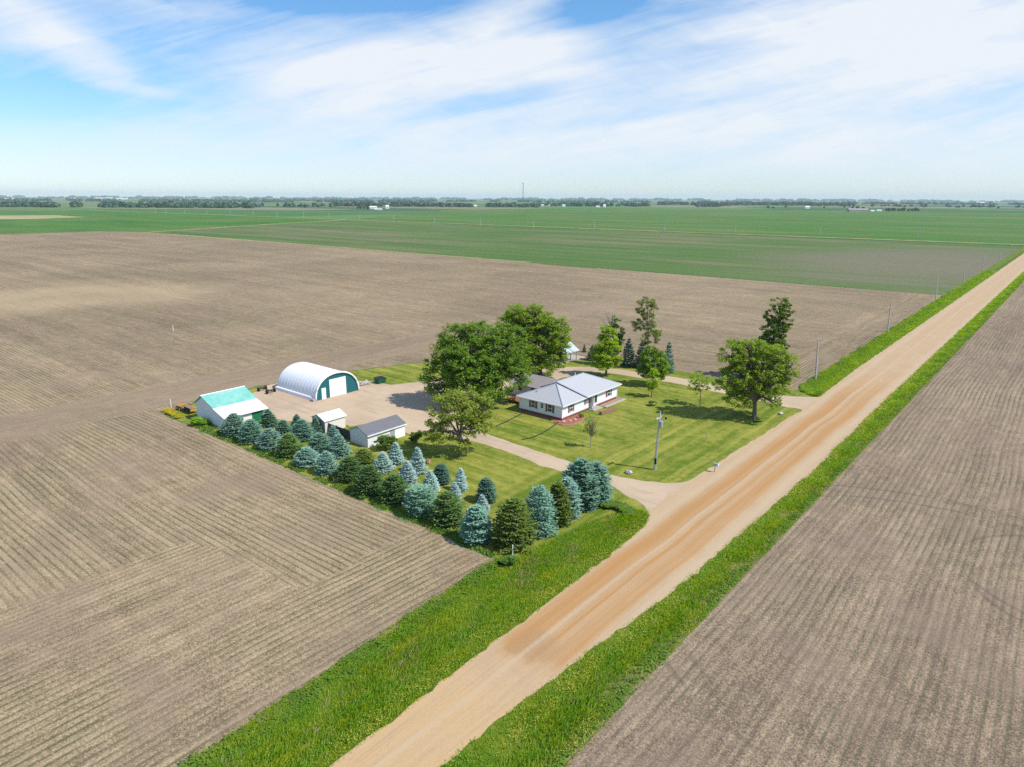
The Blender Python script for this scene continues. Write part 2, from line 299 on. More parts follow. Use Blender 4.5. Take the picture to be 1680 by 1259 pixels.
def leaf_mat(name, col, var=0.35, warm=(1.5, 1.25, 0.7), objcol=False, trans=0.3, posvar=None, along=False):
    m, nt = mat(name)
    g = nd(nt, 'ShaderNodeNewGeometry')
    rnd = g.outputs['Random Per Island']
    if objcol: base = nd(nt, 'ShaderNodeObjectInfo').outputs['Color']
    else:
        r = nd(nt, 'ShaderNodeRGB'); r.outputs[0].default_value = (*col, 1); base = r.outputs[0]
    if posvar:
        p = g.outputs['Position']
        if along:
            q = nd(nt, 'ShaderNodeMapping', {0: p, 'Scale': (3.6, 0.45, 1.0)}).outputs[0]; n = mth(nt, 'ADD', mth(nt, 'MULTIPLY', noise(nt, q, posvar[0], 4, 0.65), 0.6), mth(nt, 'MULTIPLY', noise(nt, p, 0.5, 4, 0.7), 0.4))
        else: n = noise(nt, p, posvar[0], 4, 0.65)
        base = mix(nt, ramp(nt, n, 0.35, 0.68), base, posvar[1])
    c = mix(nt, mth(nt, 'MULTIPLY', rnd, var), base, mix(nt, 1.0, base, warm, 'MULTIPLY'))
    r2 = mth(nt, 'FRACT', mth(nt, 'MULTIPLY', rnd, 37.7))
    c = mix(nt, mth(nt, 'MULTIPLY', r2, var), c, mix(nt, 1.0, c, (0.6, 0.65, 0.6), 'MULTIPLY'))
    d = nd(nt, 'ShaderNodeBsdfDiffuse', {0: c}); t = nd(nt, 'ShaderNodeBsdfTranslucent', {0: mix(nt, 1.0, c, (1.25, 1.3, 0.6), 'MULTIPLY')})
    gl = nd(nt, 'ShaderNodeBsdfGlossy', {0: (1, 1, 1, 1), 'Roughness': 0.5})
    mx = nd(nt, 'ShaderNodeMixShader', {0: trans, 1: d.outputs[0], 2: t.outputs[0]})
    mx2 = nd(nt, 'ShaderNodeMixShader', {0: 0.015, 1: mx.outputs[0], 2: gl.outputs[0]})
    o = nd(nt, 'ShaderNodeOutputMaterial'); nt.links.new(mx2.outputs[0], o.inputs[0])
    return m
M['needles'] = leaf_mat('needles', (0, 0, 0), 0.45, (1.25, 1.25, 1.15), True, 0.12)
M['leaves'] = leaf_mat('leaves', (0, 0, 0), 0.5, (1.45, 1.25, 0.7), True, 0.5)
M['grass'] = leaf_mat('grass', (0.195, 0.385, 0.016), 0.35, (1.35, 1.12, 0.8), False, 0.5, (0.22, (0.38, 0.455, 0.020)), True)
M['weeds'] = leaf_mat('weeds', (0.120, 0.240, 0.025), 0.5, (1.4, 1.25, 0.9), False, 0.4, (0.4, (0.20, 0.31, 0.05)))
M['flowers'] = leaf_mat('flowers', (0.46, 0.44, 0.06), 0.4, (1.2, 1.2, 1.5), False, 0.2)
M['far_leaves'] = leaf_mat('far_leaves', (0.038, 0.095, 0.052), 0.6, (1.3, 1.25, 1.0), False, 0.0)

# ------------------------------------------------------------------ mesh helpers
class MB:
    def __init__(s): s.v = []; s.f = []
    def face(s, pts):
        n = len(s.v); s.v += [tuple(map(float, p)) for p in pts]; s.f.append(tuple(range(n, n + len(pts)))); return s
    def hull(s, bottom, top):
        n = len(bottom); k = len(s.v)
        s.v += [tuple(map(float, p)) for p in bottom] + [tuple(map(float, p)) for p in top]
        s.f.append(tuple(k + i for i in reversed(range(n)))); s.f.append(tuple(k + n + i for i in range(n)))
        for i in range(n):
            j = (i + 1) % n; s.f.append((k + i, k + j, k + n + j, k + n + i))
        return s
    def box(s, x0, x1, y0, y1, z0, z1):
        return s.hull([(x0, y0, z0), (x1, y0, z0), (x1, y1, z0), (x0, y1, z0)], [(x0, y0, z1), (x1, y0, z1), (x1, y1, z1), (x0, y1, z1)])
    def slab(s, pts, t):                    # a tilted sheet with thickness downwards
        return s.hull([(p[0], p[1], p[2] - t) for p in pts], pts)
    def tube(s, pts, rad, n=8, cap=True):
        pts = [np.array(p, float) for p in pts]
        if not hasattr(rad, '__len__'): rad = [rad] * len(pts)
        k = len(s.v)
        for i, p in enumerate(pts):
            t = pts[min(i + 1, len(pts) - 1)] - pts[max(i - 1, 0)]; t = t / (np.linalg.norm(t) + 1e-9)
            a = np.cross(t, (0, 0, 1) if abs(t[2]) < 0.9 else (1, 0, 0)); a /= np.linalg.norm(a); b = np.cross(t, a)
            for j in range(n):
                th = 2 * math.pi * j / n; s.v.append(tuple(p + rad[i] * (a * math.cos(th) + b * math.sin(th))))
        for i in range(len(pts) - 1):
            for j in range(n):
                j2 = (j + 1) % n
                s.f.append((k + i * n + j, k + i * n + j2, k + (i + 1) * n + j2, k + (i + 1) * n + j))
        if cap:
            s.f.append(tuple(k + j for j in reversed(range(n)))); e = k + (len(pts) - 1) * n; s.f.append(tuple(e + j for j in range(n)))
        return s
    def rock(s, c, r, seed, sq=0.7, n=7):
        g = np.random.default_rng(seed); k = len(s.v); rows = 4
        ph = g.uniform(0, 6, 3)
        for i in range(rows + 1):
            th = math.pi * i / rows
            for j in range(n):
                a = 2 * math.pi * j / n
                q = r * (0.85 + 0.2 * math.sin(2 * a + ph[0]) * math.sin(th) + 0.12 * math.sin(3 * a + ph[1] + 2 * th)) * g.uniform(0.9, 1.1)
                s.v.append((c[0] + q * math.sin(th) * math.cos(a), c[1] + q * math.sin(th) * math.sin(a), c[2] + q * sq * math.cos(th)))
        for i in range(rows):
            for j in range(n):
                j2 = (j + 1) % n; s.f.append((k + i * n + j, k + (i + 1) * n + j, k + (i + 1) * n + j2, k + i * n + j2))
        return s
    def mesh(s, name, m, origin=(0, 0, 0), smooth=False):
        me = bpy.data.meshes.new(name); o = np.array(origin, float)
        me.from_pydata([tuple(np.array(v) - o) for v in s.v], [], s.f); me.validate(clean_customdata=False); me.update()
        if m is not None: me.materials.append(m)
        if smooth: me.shade_smooth()
        return me
    def build(s, name, m, parent=None, local=False, smooth=False):
        # vertices are world coordinates unless local; a part's mesh is stored relative to its thing
        root = parent
        while root is not None and root.parent is not None: root = root.parent
        origin = tuple(root.location) if root is not None and not local else (0, 0, 0)
        o = bpy.data.objects.new(name, s.mesh(name, m, origin, smooth)); C.objects.link(o)
        if parent is not None: o.parent = parent
        return o
def fastmesh(name, V, Q, m):
    V = np.asarray(V, np.float32); Q = np.asarray(Q, np.int32); k = Q.shape[1]
    me = bpy.data.meshes.new(name); me.vertices.add(len(V)); me.vertices.foreach_set('co', V.ravel())
    me.loops.add(Q.size); me.loops.foreach_set('vertex_index', Q.ravel())
    me.polygons.add(len(Q)); me.polygons.foreach_set('loop_start', np.arange(0, Q.size, k, dtype=np.int32))
    try: me.polygons.foreach_set('loop_total', np.full(len(Q), k, np.int32))
    except Exception: pass
    me.update(calc_edges=True); me.materials.append(m); return me
def link(name, me, parent=None, loc=None):
    o = bpy.data.objects.new(name, me); C.objects.link(o)
    if parent is not None: o.parent = parent
    if loc is not None: o.location = loc
    return o
def tag(o, label=None, cat=None, group=None, kind=None):
    if label: o['label'] = label
    if cat: o['category'] = cat
    if group: o['group'] = group
    if kind: o['kind'] = kind
    return o
def thing(name, label, cat, loc, rz=0, group=None):
    o = bpy.data.objects.new(name, None); C.objects.link(o); o.location = tuple(map(float, loc)); o.rotation_euler = (0, 0, rz)
    o.empty_display_size = 0.5
    return tag(o, label, cat, group)
def kids(o): return [c for c in C.objects if c.parent == o]
def dup(o, loc, label, rz=0, scale=None):
    ch = kids(o); n = o.copy(); C.objects.link(n); n.location = tuple(map(float, loc)); n.rotation_euler = (0, 0, rz)
    n['label'] = label
    if scale: n.scale = scale
    for c in ch:
        g = kids(c); d = c.copy(); C.objects.link(d); d.parent = n
        for e in g: q = e.copy(); C.objects.link(q); q.parent = d
    return n

# ------------------------------------------------------------------ ground, ditches, sheets
def bump1(t): return 0.0 + np.clip(np.sin(np.clip(t, 0, 1) * math.pi), 0, 1)
RL = [(-60, -31.3), (20, -31.5), (36, -31.9), (54, -32.1), (62, -32.6), (65, -33.6), (70, -34.6), (84, -34.3), (117, -33.4), (155, -34.0), (218, -34.0), (800, -34.0), (6000, -34)]
RR = [(-60, -26.9), (20, -26.3), (29, -25.9), (43, -25.1), (51, -24.2), (62, -23.9), (89, -23.3), (133, -23.7), (800, -23.7), (6000, -23.7)]
FL = [(-60, -38.1), (14, -38.4), (19, -38.7), (24, -38.9), (29, -39.3), (36, -39.8), (47, -40.2), (48, -38.7), (58, -37.7), (62, -37.0), (65, -35.6)]
FL2 = [(128.5, -35.2), (130.5, -37.2), (134, -38.4), (140, -38.6), (300, -39.4), (800, -39.4)]
def ip(tab, y): return np.interp(y, [t[0] for t in tab], [t[1] for t in tab])
def ditch(x, y, deep):                      # depth of the roadside ditches at a point
    x = np.asarray(x, float); y = np.asarray(y, float); d = np.zeros_like(x)
    rl, rr = ip(RL, y), ip(RR, y)
    fl = np.where(y < 90, ip(FL, y), ip(FL2, y))
    fade = np.clip((63 - y) / 6, 0, 1) + np.clip((y - 131) / 6, 0, 1) * np.clip((790 - y) / 20, 0, 1)
    t = (x - fl) / np.maximum(rl - fl, 0.5); d += -deep * bump1(t) * fade
    t = (x + 20.4) / (rr + 20.4); d += -deep * 0.8 * bump1(t) * np.clip((790 - y) / 20, 0, 1)
    return d
def grid(name, xs, ys, zf, m):
    X, Y = np.meshgrid(xs, ys); Z = zf(X, Y)
    V = np.stack([X, Y, Z], -1).reshape(-1, 3); nx = len(xs); i = np.arange(len(ys) - 1)[:, None] * nx + np.arange(nx - 1)[None, :]
    Q = np.stack([i, i + 1, i + 1 + nx, i + nx], -1).reshape(-1, 4)
    return fastmesh(name, V, Q, m)
xs = np.r_[-30000, -12000, -5000, -2000, -800, -200, -60, np.arange(-41, -31, 0.5), -30, -28, np.arange(-27, -19.5, 0.5), -10, 100, 500, 2000, 5000, 12000, 30000]
ys = np.r_[-30000, -8000, -2000, -300, np.arange(-60, 70, 2), np.arange(72, 116, 8), np.arange(116, 140, 2), np.arange(140, 820, 12), 1000, 2000, 5000, 10000, 18000, 30000]
g0 = link('ground', grid('ground', xs, ys, lambda x, y: np.minimum(ditch(x, y, 1.0) * 1.0 - 0.02, -0.02), M['ground']))
tag(g0, 'wide flat countryside running to the horizon', kind='structure')

def jit(poly, step=1.2, amp=0.18, seed=1):
    g = np.random.default_rng(seed); o = []; n = len(poly)
    for i in range(n):
        a = np.array(poly[i][:2], float); b = np.array(poly[(i + 1) % n][:2], float); L = np.linalg.norm(b - a); k = max(1, int(L / step)); k = min(k, 160)
        nv = np.array([-(b - a)[1], (b - a)[0]]) / (L + 1e-9)
        for j in range(k):
            p = a + (b - a) * j / k
            o.append(p + nv * g.normal(0, amp))
    return o
def sheet(name, poly, z, m, label, step=1.2, amp=0.18, seed=1, kind='structure'):
    P = jit(poly, step, amp, seed); V = [Vector((p[0], p[1], z)) for p in P]
    T = tessellate_polygon([V]); me = bpy.data.meshes.new(name); me.from_pydata([tuple(v) for v in V], [], T); me.update()
    bad = sum(1 for p in me.polygons if p.normal.z < 0)
    if bad > len(me.polygons) / 2: me.flip_normals()
    me.materials.append(m)
    return tag(link(name, me), label, kind=kind)
def smooth_poly(px, n=5):                   # round a pixel outline on the ground (open Catmull-Rom)
    P = [np.array(G(*p)[:2]) for p in px]; o = []
    for i in range(len(P) - 1):
        p0, p1, p2, p3 = P[max(i - 1, 0)], P[i], P[i + 1], P[min(i + 2, len(P) - 1)]
        for j in range(n):
            t = j / n; o.append(0.5 * ((2 * p1) + (-p0 + p2) * t + (2 * p0 - 5 * p1 + 4 * p2 - p3) * t * t + (-p0 + 3 * p1 - 3 * p2 + p3) * t ** 3))
    o.append(P[-1]); return [tuple(p) for p in o]

# fields
sheet('brown_field', [(-790, -300), (-38.0, -300), (-38.1, -60), (-38.4, 14), (-38.9, 24), (-39.8, 36), (-40.2, 46.3), (-114, 46.3), (-116.5, 52), (-118, 66), (-116, 80), (-109.3, 99), (-99.6, 110.8), (-88, 125), (-82, 126.7), (-63, 129.8), (-38.4, 128.6), (-38.8, 200), (-39.4, 304.5), (-240, 304.0), (-500, 306), (-735, 304), (-790, 280)], 0.006, M['field_left'], 'tilled brown field with stubble rows around the farmstead', 1.5, 0.25, 2)
sheet('bare_field', [(-20.4, -300), (600, -300), (600, 900), (-20.4, 900)], 0.006, M['field_right'], 'bare brown field on the right of the gravel road', 1.5, 0.2, 3)
sheet('crop_field', [(-735, 305.2), (-500, 307), (-240, 305.2), (-39.4, 305.6), (-39.4, 701), (-930, 701), (-857, 535)], 0.02, M['crop_near'], 'grey green field of young crop beyond the brown field', 4, 0.6, 4)
sheet('far_crop_field', [(-930, 706), (-39.4, 706), (-39.4, 1000), (400, 1000), (900, 2600), (-1500, 2300), (-1500, 1500)], 0.03, M['crop_far'], 'bright green crop field beyond the line of poles', 8, 1, 5)
sheet('left_crop_field', [(-2600, -200), (-791, -200), (-791, 280), (-737, 305.2), (-859, 535), (-934, 703), (-1900, 690)], 0.03, M['crop_left'], 'bright green crop field at the far left', 6, 1, 6)
tp = [G(0, 354)[:2], G(90, 353.5)[:2], G(142, 356.5)[:2], G(60, 359.5)[:2], G(0, 360)[:2], G(-120, 360)[:2], G(-120, 354.5)[:2]]
sheet('tan_field', tp, 0.08, M['crop_tan'], 'pale tan strip in the far left fields', 10, 1.5, 7)
def strip(name, pts, w, z, m, label):
    L = []; Rr = []
    for i, p in enumerate(pts):
        p = np.array(p, float); t = np.array(pts[min(i + 1, len(pts) - 1)]) - np.array(pts[max(i - 1, 0)]); t = t / np.linalg.norm(t); nv = np.array([-t[1], t[0]])
        L.append(tuple(p + nv * w / 2)); Rr.append(tuple(p - nv * w / 2))
    return sheet(name, L + Rr[::-1], z, m, label, 6, w * 0.12, 9)
M['dry_grass'] = crop_mat('dry_grass', (0.24, 0.24, 0.09), (0.34, 0.30, 0.13), (0.12, 0.17, 0.05), 0.5)
strip('waterway_strip', [(-735, 304), (-790, 410), (-857, 535), (-932, 700)], 11, 0.06, M['dry_grass'], 'pale grass waterway between the far green fields')
strip('field_road', [(-3200, 690), (-1900, 705), (-930, 703.5), (-41, 703.5)], 12.0, 0.07, M['dry_grass'], 'narrow pale lane along the far line of poles')
strip('field_edge_strip', [(-790, 281), (-735, 305), (-500, 307), (-242, 305)], 6.0, 0.05, M['dry_grass'], 'pale grass edge at the far end of the brown field')
strip('creek_bank', [(-230, 302.5), (-195, 302.3)], 2.0, 0.06, M['verge'], 'dark weedy strip at the far edge of the brown field')
M['dark_strip'] = crop_mat('dark_strip', (0.04, 0.10, 0.025), (0.05, 0.12, 0.03), (0.1, 0.1, 0.05), 0.4)
strip('ditch_strip', [(-700, 691), (-41, 691)], 15.0, 0.06, M['dark_strip'], 'dark green ditch beside the far lane')

# lawn, gravel, road
lawn = [(-33.9, 64.5), (-38.3, 58), (-38.9, 47.5), (-40.2, 46.6), (-80, 46.4), (-114.2, 46.6), (-116, 52), (-117, 66), (-115.5, 80), (-109, 99), (-99.6, 111), (-88, 125.2), (-82, 126.8), (-63, 130), (-50, 129.2), (-38.8, 129.5), (-38.0, 131.5), (-35.5, 131), (-32.6, 122), (-32.6, 110), (-33.2, 84), (-33.2, 76)]
sheet('lawn', lawn, 0.010, M['lawn'], 'mown yellow green lawn around the house', 1.0, 0.12, 10)
yard_up = smooth_poly([(1168, 768), (1140, 787), (1090, 793), (1020, 783), (985, 775), (940, 760), (870, 737), (800, 712), (765, 694), (745, 672), (752, 652), (800, 636)], 4)
yard_mid = [(-76.0, 92.0), (-77.5, 104), (-77.0, 114)]
rear_lo = smooth_poly([(960, 610), (1010, 614), (1060, 622), (1100, 628), (1160, 640), (1230, 655), (1287, 667), (1318, 672)], 4)
rear_hi = smooth_poly([(1365, 645), (1345, 651), (1285, 649), (1180, 631.5), (1100, 618), (1060, 613), (1010, 606), (960, 602)], 4)
yard_out = [(-84, 115), (-86.5, 107), (-93.8, 95.5), (-96.5, 89), (-99.3, 83), (-104, 82.2), (-109, 80), (-116.5, 77), (-117.2, 68), (-114, 62), (-112.0, 57.5), (-108.2, 56.8), (-98.0, 56.9), (-93, 58.4), (-88.8, 62.3), (-85.2, 62.5), (-84.2, 64.5), (-80.5, 65.9), (-75.0, 66.0), (-73.8, 69.5)]
yard_lo = smooth_poly([(730, 712), (805, 733), (860, 752), (900, 768), (985, 790), (1015, 806), (1050, 825), (1068, 846)], 4)
sheet('driveway', yard_up + yard_mid + rear_lo + [(-30, 119), (-30, 132)] + rear_hi + yard_out + yard_lo + [(-31, 64), (-31, 84)], 0.018, M['drive'], 'pale gravel farmyard and looping driveway', 0.9, 0.10, 11)
road_poly = [(x, y) for y, x in RL] + [(x, y) for y, x in RR[::-1]]
dense = [(float(ip(RL, y)), y) for y in np.r_[np.arange(-60, 200, 3), np.arange(200, 6000, 60)]] + [(float(ip(RR, y)), y) for y in np.r_[np.arange(-60, 200, 3), np.arange(200, 6000, 60)][::-1]]
sheet('gravel_road', dense, 0.026, M['road'], 'straight tan gravel road with orange wheel tracks', 1.0, 0.12, 12)
def verge(name, lo, hi, ysv, label):
    nx = 10; V = []
    for y in ysv:
        a, b = lo(y), hi(y)
        for i in range(nx + 1): V.append((a + (b - a) * i / nx, y))
    V = np.array(V); Z = ditch(V[:, 0], V[:, 1], 0.8) * 0.75 + 0.021; V = np.c_[V, Z]
    n = len(ysv); i = np.arange(n - 1)[:, None] * (nx + 1) + np.arange(nx)[None, :]
    Q = np.stack([i, i + 1, i + nx + 2, i + nx + 1], -1).reshape(-1, 4)
    return tag(link(name, fastmesh(name, V, Q, M['verge'])), label, kind='structure')
verge('verge', lambda y: ip(FL, y) - .3, lambda y: ip(RL, y) + .4, np.r_[np.arange(-50, 66, 1.5)], 'grassy ditch between the brown field and the road')
verge('verge', lambda y: ip(FL2, y) - .3, lambda y: ip(RL, y) + .4, np.r_[np.arange(128.5, 300, 2), np.arange(300, 801, 20)], 'grassy ditch along the road beyond the farm')
verge('verge', lambda y: ip(RR, y) - .4, lambda y: -20.1, np.r_[np.arange(-50, 200, 1.5), np.arange(200, 801, 10)], 'grassy ditch along the right side of the road')

# blades of grass, weeds and flowers: uncountable, so stuff
def blades(name, P, h, w, m, label, per=3, lean=0.45, seed=5, leafy=False):
    g = np.random.default_rng(seed); n = len(P) * per; B = np.repeat(P, per, 0) + np.c_[g.normal(0, 0.12, (n, 2)), np.zeros(n)]
    hh = np.repeat(h, per) * g.uniform(0.6, 1.2, n); ww = np.repeat(w, per) * g.uniform(0.7, 1.3, n)
    a = g.uniform(0, 2 * math.pi, n); d = np.c_[np.cos(a), np.sin(a), np.zeros(n)]; s = np.c_[-np.sin(a), np.cos(a), np.zeros(n)]
    ln = g.uniform(0.1, lean * 2, n)[:, None] * hh[:, None]; up = np.c_[np.zeros(n), np.zeros(n), hh]
    if leafy:
        mid = B + up * 0.9 + d * ln
        V = np.stack([mid - s * ww[:, None], mid - d * ww[:, None] * 0.9, mid + s * ww[:, None], mid + d * ww[:, None] * 1.1 + np.array([0, 0, -0.03])], 1)
    else:
        V = np.stack([B - s * ww[:, None] * 0.5, B + s * ww[:, None] * 0.5, B + up * 0.75 + d * ln * 0.6 + s * ww[:, None] * 0.4, B + up + d * ln], 1)
    me = fastmesh(name, V.reshape(-1, 3), np.arange(4 * n).reshape(-1, 4), m)
    return tag(link(name, me), label, kind='stuff')
def scatter(n, ylo, yhi, lo, hi, seed, power=1.0, t0=0.0, t1=1.0):
    g = np.random.default_rng(seed); u = g.uniform(0, 1, n) ** power; y = ylo + (yhi - ylo) * u; t = g.uniform(t0, t1, n)
    a, b = lo(y), hi(y); x = a + (b - a) * t
    return np.c_[x, y, ditch(x, y, 0.8) * 0.75 + 0.02], t
fL = lambda y: ip(FL, y); rL = lambda y: ip(RL, y); fL2 = lambda y: ip(FL2, y); rR = lambda y: ip(RR, y); fR = lambda y: np.full_like(y, -20.4)
def clumpy(P, seed, k=0.5):
    g = np.random.default_rng(seed); ph = g.uniform(0, 6, 6); x, y = P[:, 0], P[:, 1]
    f = np.sin(x * 1.1 + ph[0] + np.sin(y * 0.31 + ph[1])) + np.sin(y * 0.83 + ph[2] + 1.3 * np.sin(x * 0.7)) + np.sin((x + y) * 0.37 + ph[3])
    return 1 + k * f / 3
A, tA = scatter(27000, -12, 65, fL, rL, 1, 1.0, -0.045, 1.0); Bq, tB = scatter(15000, 129, 430, fL2, rL, 2, 1.8); Dq, tD = scatter(34000, 5, 430, rR, fR, 3, 1.9, 0.0, 1.06)
bare_ = (Dq[:, 0] > -22.3) & (Dq[:, 0] < -20.9) & (clumpy(Dq, 51, 0.9) + rng.normal(0, .12, len(Dq)) > 1.30)
bare_ &= rng.uniform(0, 1, len(Dq)) < .6
Dq = Dq[~bare_]; tD = tD[~bare_]
P = np.r_[A, Bq, Dq]; T = np.r_[tA, tB, 1 - tD]
far = np.clip(P[:, 1] / 90, 1, 3.5)
blades('grass', P, (0.14 + 0.20 * bump1(T)) * clumpy(P, 3, 0.6) * np.sqrt(far), 0.048 * far, M['grass'], 'tall green grass in the roadside ditches', 6, 0.8)
A, _ = scatter(4200, -12, 47, fL, rL, 11, 1, -0.04, 0.15); A2, _ = scatter(4600, 5, 260, rR, fR, 12, 1.7, 0.78, 1.03); A3, _ = scatter(2600, 130, 330, fL2, rL, 13, 1.6, -0.06, 0.25)
P = np.r_[A, A2, A3]; keep = clumpy(P, 21, 0.8) + rng.normal(0, .3, len(P)) > 1.15; P = P[keep]
blades('weeds', P, 0.24 * clumpy(P, 8, 0.6), 0.09 * np.clip(P[:, 1] / 90, 1, 2.5), M['weeds'], 'dark leafy weeds along the field edges', 4, 0.5, 6, True)
A, _ = scatter(2600, -12, 66, fL, rL, 31, 1, 0.72, 0.97); A2, _ = scatter(3600, 5, 200, rR, fR, 32, 1.6, 0.02, 0.36); A3, _ = scatter(700, 5, 70, rR, fR, 33, 1, 0.8, 1.0)
P = np.r_[A, A2, A3]; keep = (clumpy(P, 22, 0.8) + rng.normal(0, .25, len(P))) > 1.0; P = P[keep]
blades('wildflowers', P, 0.36 * clumpy(P, 9, 0.4), 0.038 * np.clip(P[:, 1] / 70, 1, 2.2), M['flowers'], 'yellow wild flowers on the road banks', 4, 0.4, 7, True)
g = np.random.default_rng(41)
th = g.uniform(0, 2.6, 900); rr = g.normal(1.0, 0.13, 900); cx, cy = -36.9, 62.8
P = np.c_[cx + 1.9 * rr * np.cos(th + 0.2), cy + 1.7 * rr * np.sin(th + 0.2), np.full(900, 0.03)]
blades('tall_weeds', P, np.full(900, 0.5), np.full(900, 0.12), M['weeds'], 'dense dark weeds around the culvert end by the driveway', 4, 0.5, 15, True)
q = np.array([G(*p)[:2] for p in ((273, 674), (278, 677), (284, 680), (292, 686), (302, 691), (312, 695))])
k = np.minimum(4, g.integers(0, 8, 700) % 6); f = g.uniform(0, 1, 700)[:, None]; P = q[k] * (1 - f) + q[k + 1] * f + g.normal(0, 0.32, (700, 2)); P = np.c_[P, np.full(700, 0.02)]
P = P[P[:, 0] < -109.5][::3]
blades('yellow_weeds', P, np.full(len(P), 0.4), np.full(len(P), 0.14), leaf_mat('yellow_weed_leaves', (0.50, 0.42, 0.03), 0.4), 'yellow flowering weeds at the field corner by the barn', 5, 0.5, 16, True)
M['dry_stems'] = leaf_mat('dry_stems', (0.42, 0.34, 0.17), 0.5, (1.2, 1.15, 1.1), False, 0.3)
A, _ = scatter(3000, -12, 62, fL, rL, 61, 1, 0.1, 0.8); A2, _ = scatter(3600, 5, 220, rR, fR, 62, 1.6, 0.35, 1.0)
P = np.r_[A, A2]; P = P[clumpy(P, 63, .8) + rng.normal(0, .25, len(P)) > 1.38]
blades('dry_stems', P, 0.42 * clumpy(P, 9, 0.3), 0.035 * np.clip(P[:, 1] / 60, 1, 2.5), M['dry_stems'], 'dead tan stems standing in the roadside ditches', 5, 0.6, 18)
# rough unmown grass under the spruces along the field edge
ne = 3000; x = g.uniform(-108, -41, ne); y = 46.4 + np.abs(g.normal(0, 0.9, ne)); P = np.c_[x, y, np.full(ne, 0.015)]; P = P[clumpy(P, 27, 1.0) > 1.05]
blades('edge_grass', P, 0.22 * clumpy(P, 28, 0.5), np.full(len(P), 0.14), M['weeds'], 'ragged grass along the edge of the brown field under spruces', 4, 0.5, 17)

# ------------------------------------------------------------------ the house
H = thing('house', 'white ranch house with pale metal hip roof and brown shutters', 'house', (-65.7, 95, 0))
x0, x1, y0, y1 = -70.1, -61.3, 86.6, 103.5
w = MB().box(x0, x1, y0, y1, 0.42, 2.62); w.build('wall', M['house_siding'], H)
MB().box(x0 + 0.05, x1 - 0.05, y0 + 0.05, y1 - 0.05, -0.3, 0.42).build('foundation', M['brick'], H)
for X in (x0, x1):
    for Y in (y0, y1): MB().box(X - 0.07, X + 0.07, Y - 0.07, Y + 0.07, 0.40, 2.6).build('corner_board', M['white_trim'], H)
ez, rz, rx = 2.62, 4.72, -65.7
ex0, ex1, ey0 = x0 - 0.45, x1 + 0.45, y0 - 0.45
jR, jE = 91.1, 92.9                       # where the raised rear roof begins, at ridge and at eave
t = 0.12
fr = MB()
fr.slab([(ex0, ey0, ez), (ex1, ey0, ez), (rx, jR - 0.15, rz - 0.12)], t)
fr.slab([(ex1, ey0, ez), (ex1, jE + 0.5, ez), (rx, jR + 0.5, rz - 0.12), (rx, jR - 0.15, rz - 0.12)], t)
fr.slab([(ex0, jE + 0.5, ez), (ex0, ey0, ez), (rx, jR - 0.15, rz - 0.12), (rx, jR + 0.5, rz - 0.12)], t)
r1 = fr.build('roof', M['roof_metal'], H)
bx0, bx1, by1 = x0 - 0.55, x1 + 0.62, y1 + 0.5
br = MB(); k = 0.16
br.slab([(bx1, jE, ez + k), (bx1, by1, ez + k), (rx, by1 - 4.9, rz + k), (rx, jR, rz + k)], t)
br.slab([(bx0, by1, ez + k), (bx0, jE, ez + k), (rx, jR, rz + k), (rx, by1 - 4.9, rz + k)], t)
br.slab([(bx1, by1, ez + k), (bx0, by1, ez + k), (rx, by1 - 4.9, rz + k)], t)
r2 = br.build('roof', M['roof_metal'], H)
cp = MB(); cp.tube([(ex1, ey0, ez + 0.02), (rx, jR - 0.15, rz - 0.1)], 0.10, 6); cp.tube([(ex0, ey0, ez + 0.02), (rx, jR - 0.15, rz - 0.1)], 0.10, 6)
cp.build('hip_cap', M['roof_trim'], r1)
cp = MB(); cp.tube([(rx, jR, rz + k + 0.01), (rx, by1 - 4.9, rz + k + 0.01)], 0.10, 6); cp.tube([(bx1, by1, ez + k), (rx, by1 - 4.9, rz + k)], 0.09, 6)
cp.tube([(bx1, jE - 0.02, ez + k - 0.03), (rx, jR - 0.02, rz + k - 0.03)], 0.08, 6); cp.build('ridge_cap', M['roof_trim'], r2)
gt = MB(); gt.box(ex0, ex1, ey0 - 0.10, ey0, ez - 0.16, ez + 0.0); gt.box(ex1, ex1 + 0.10, ey0 - 0.1, jE, ez - 0.16, ez); gt.box(bx1, bx1 + 0.10, jE + 0.01, by1, ez + k - 0.18, ez + k)
gt.box(bx1 - 0.7, bx1, jE + 0.02, by1, ez - 0.06, ez - 0.0)
gt.build('gutter', M['fascia'], H)
MB().tube([(-67.6, 88.1, 3.0), (-67.6, 88.1, 3.75)], 0.09, 8).build('vent_pipe', M['roof_trim'], r1)
MB().tube([(-66.6, 97.8, 4.3), (-66.6, 97.8, 5.05)], 0.07, 8).build('vent_pipe', M['white_trim'], r2)
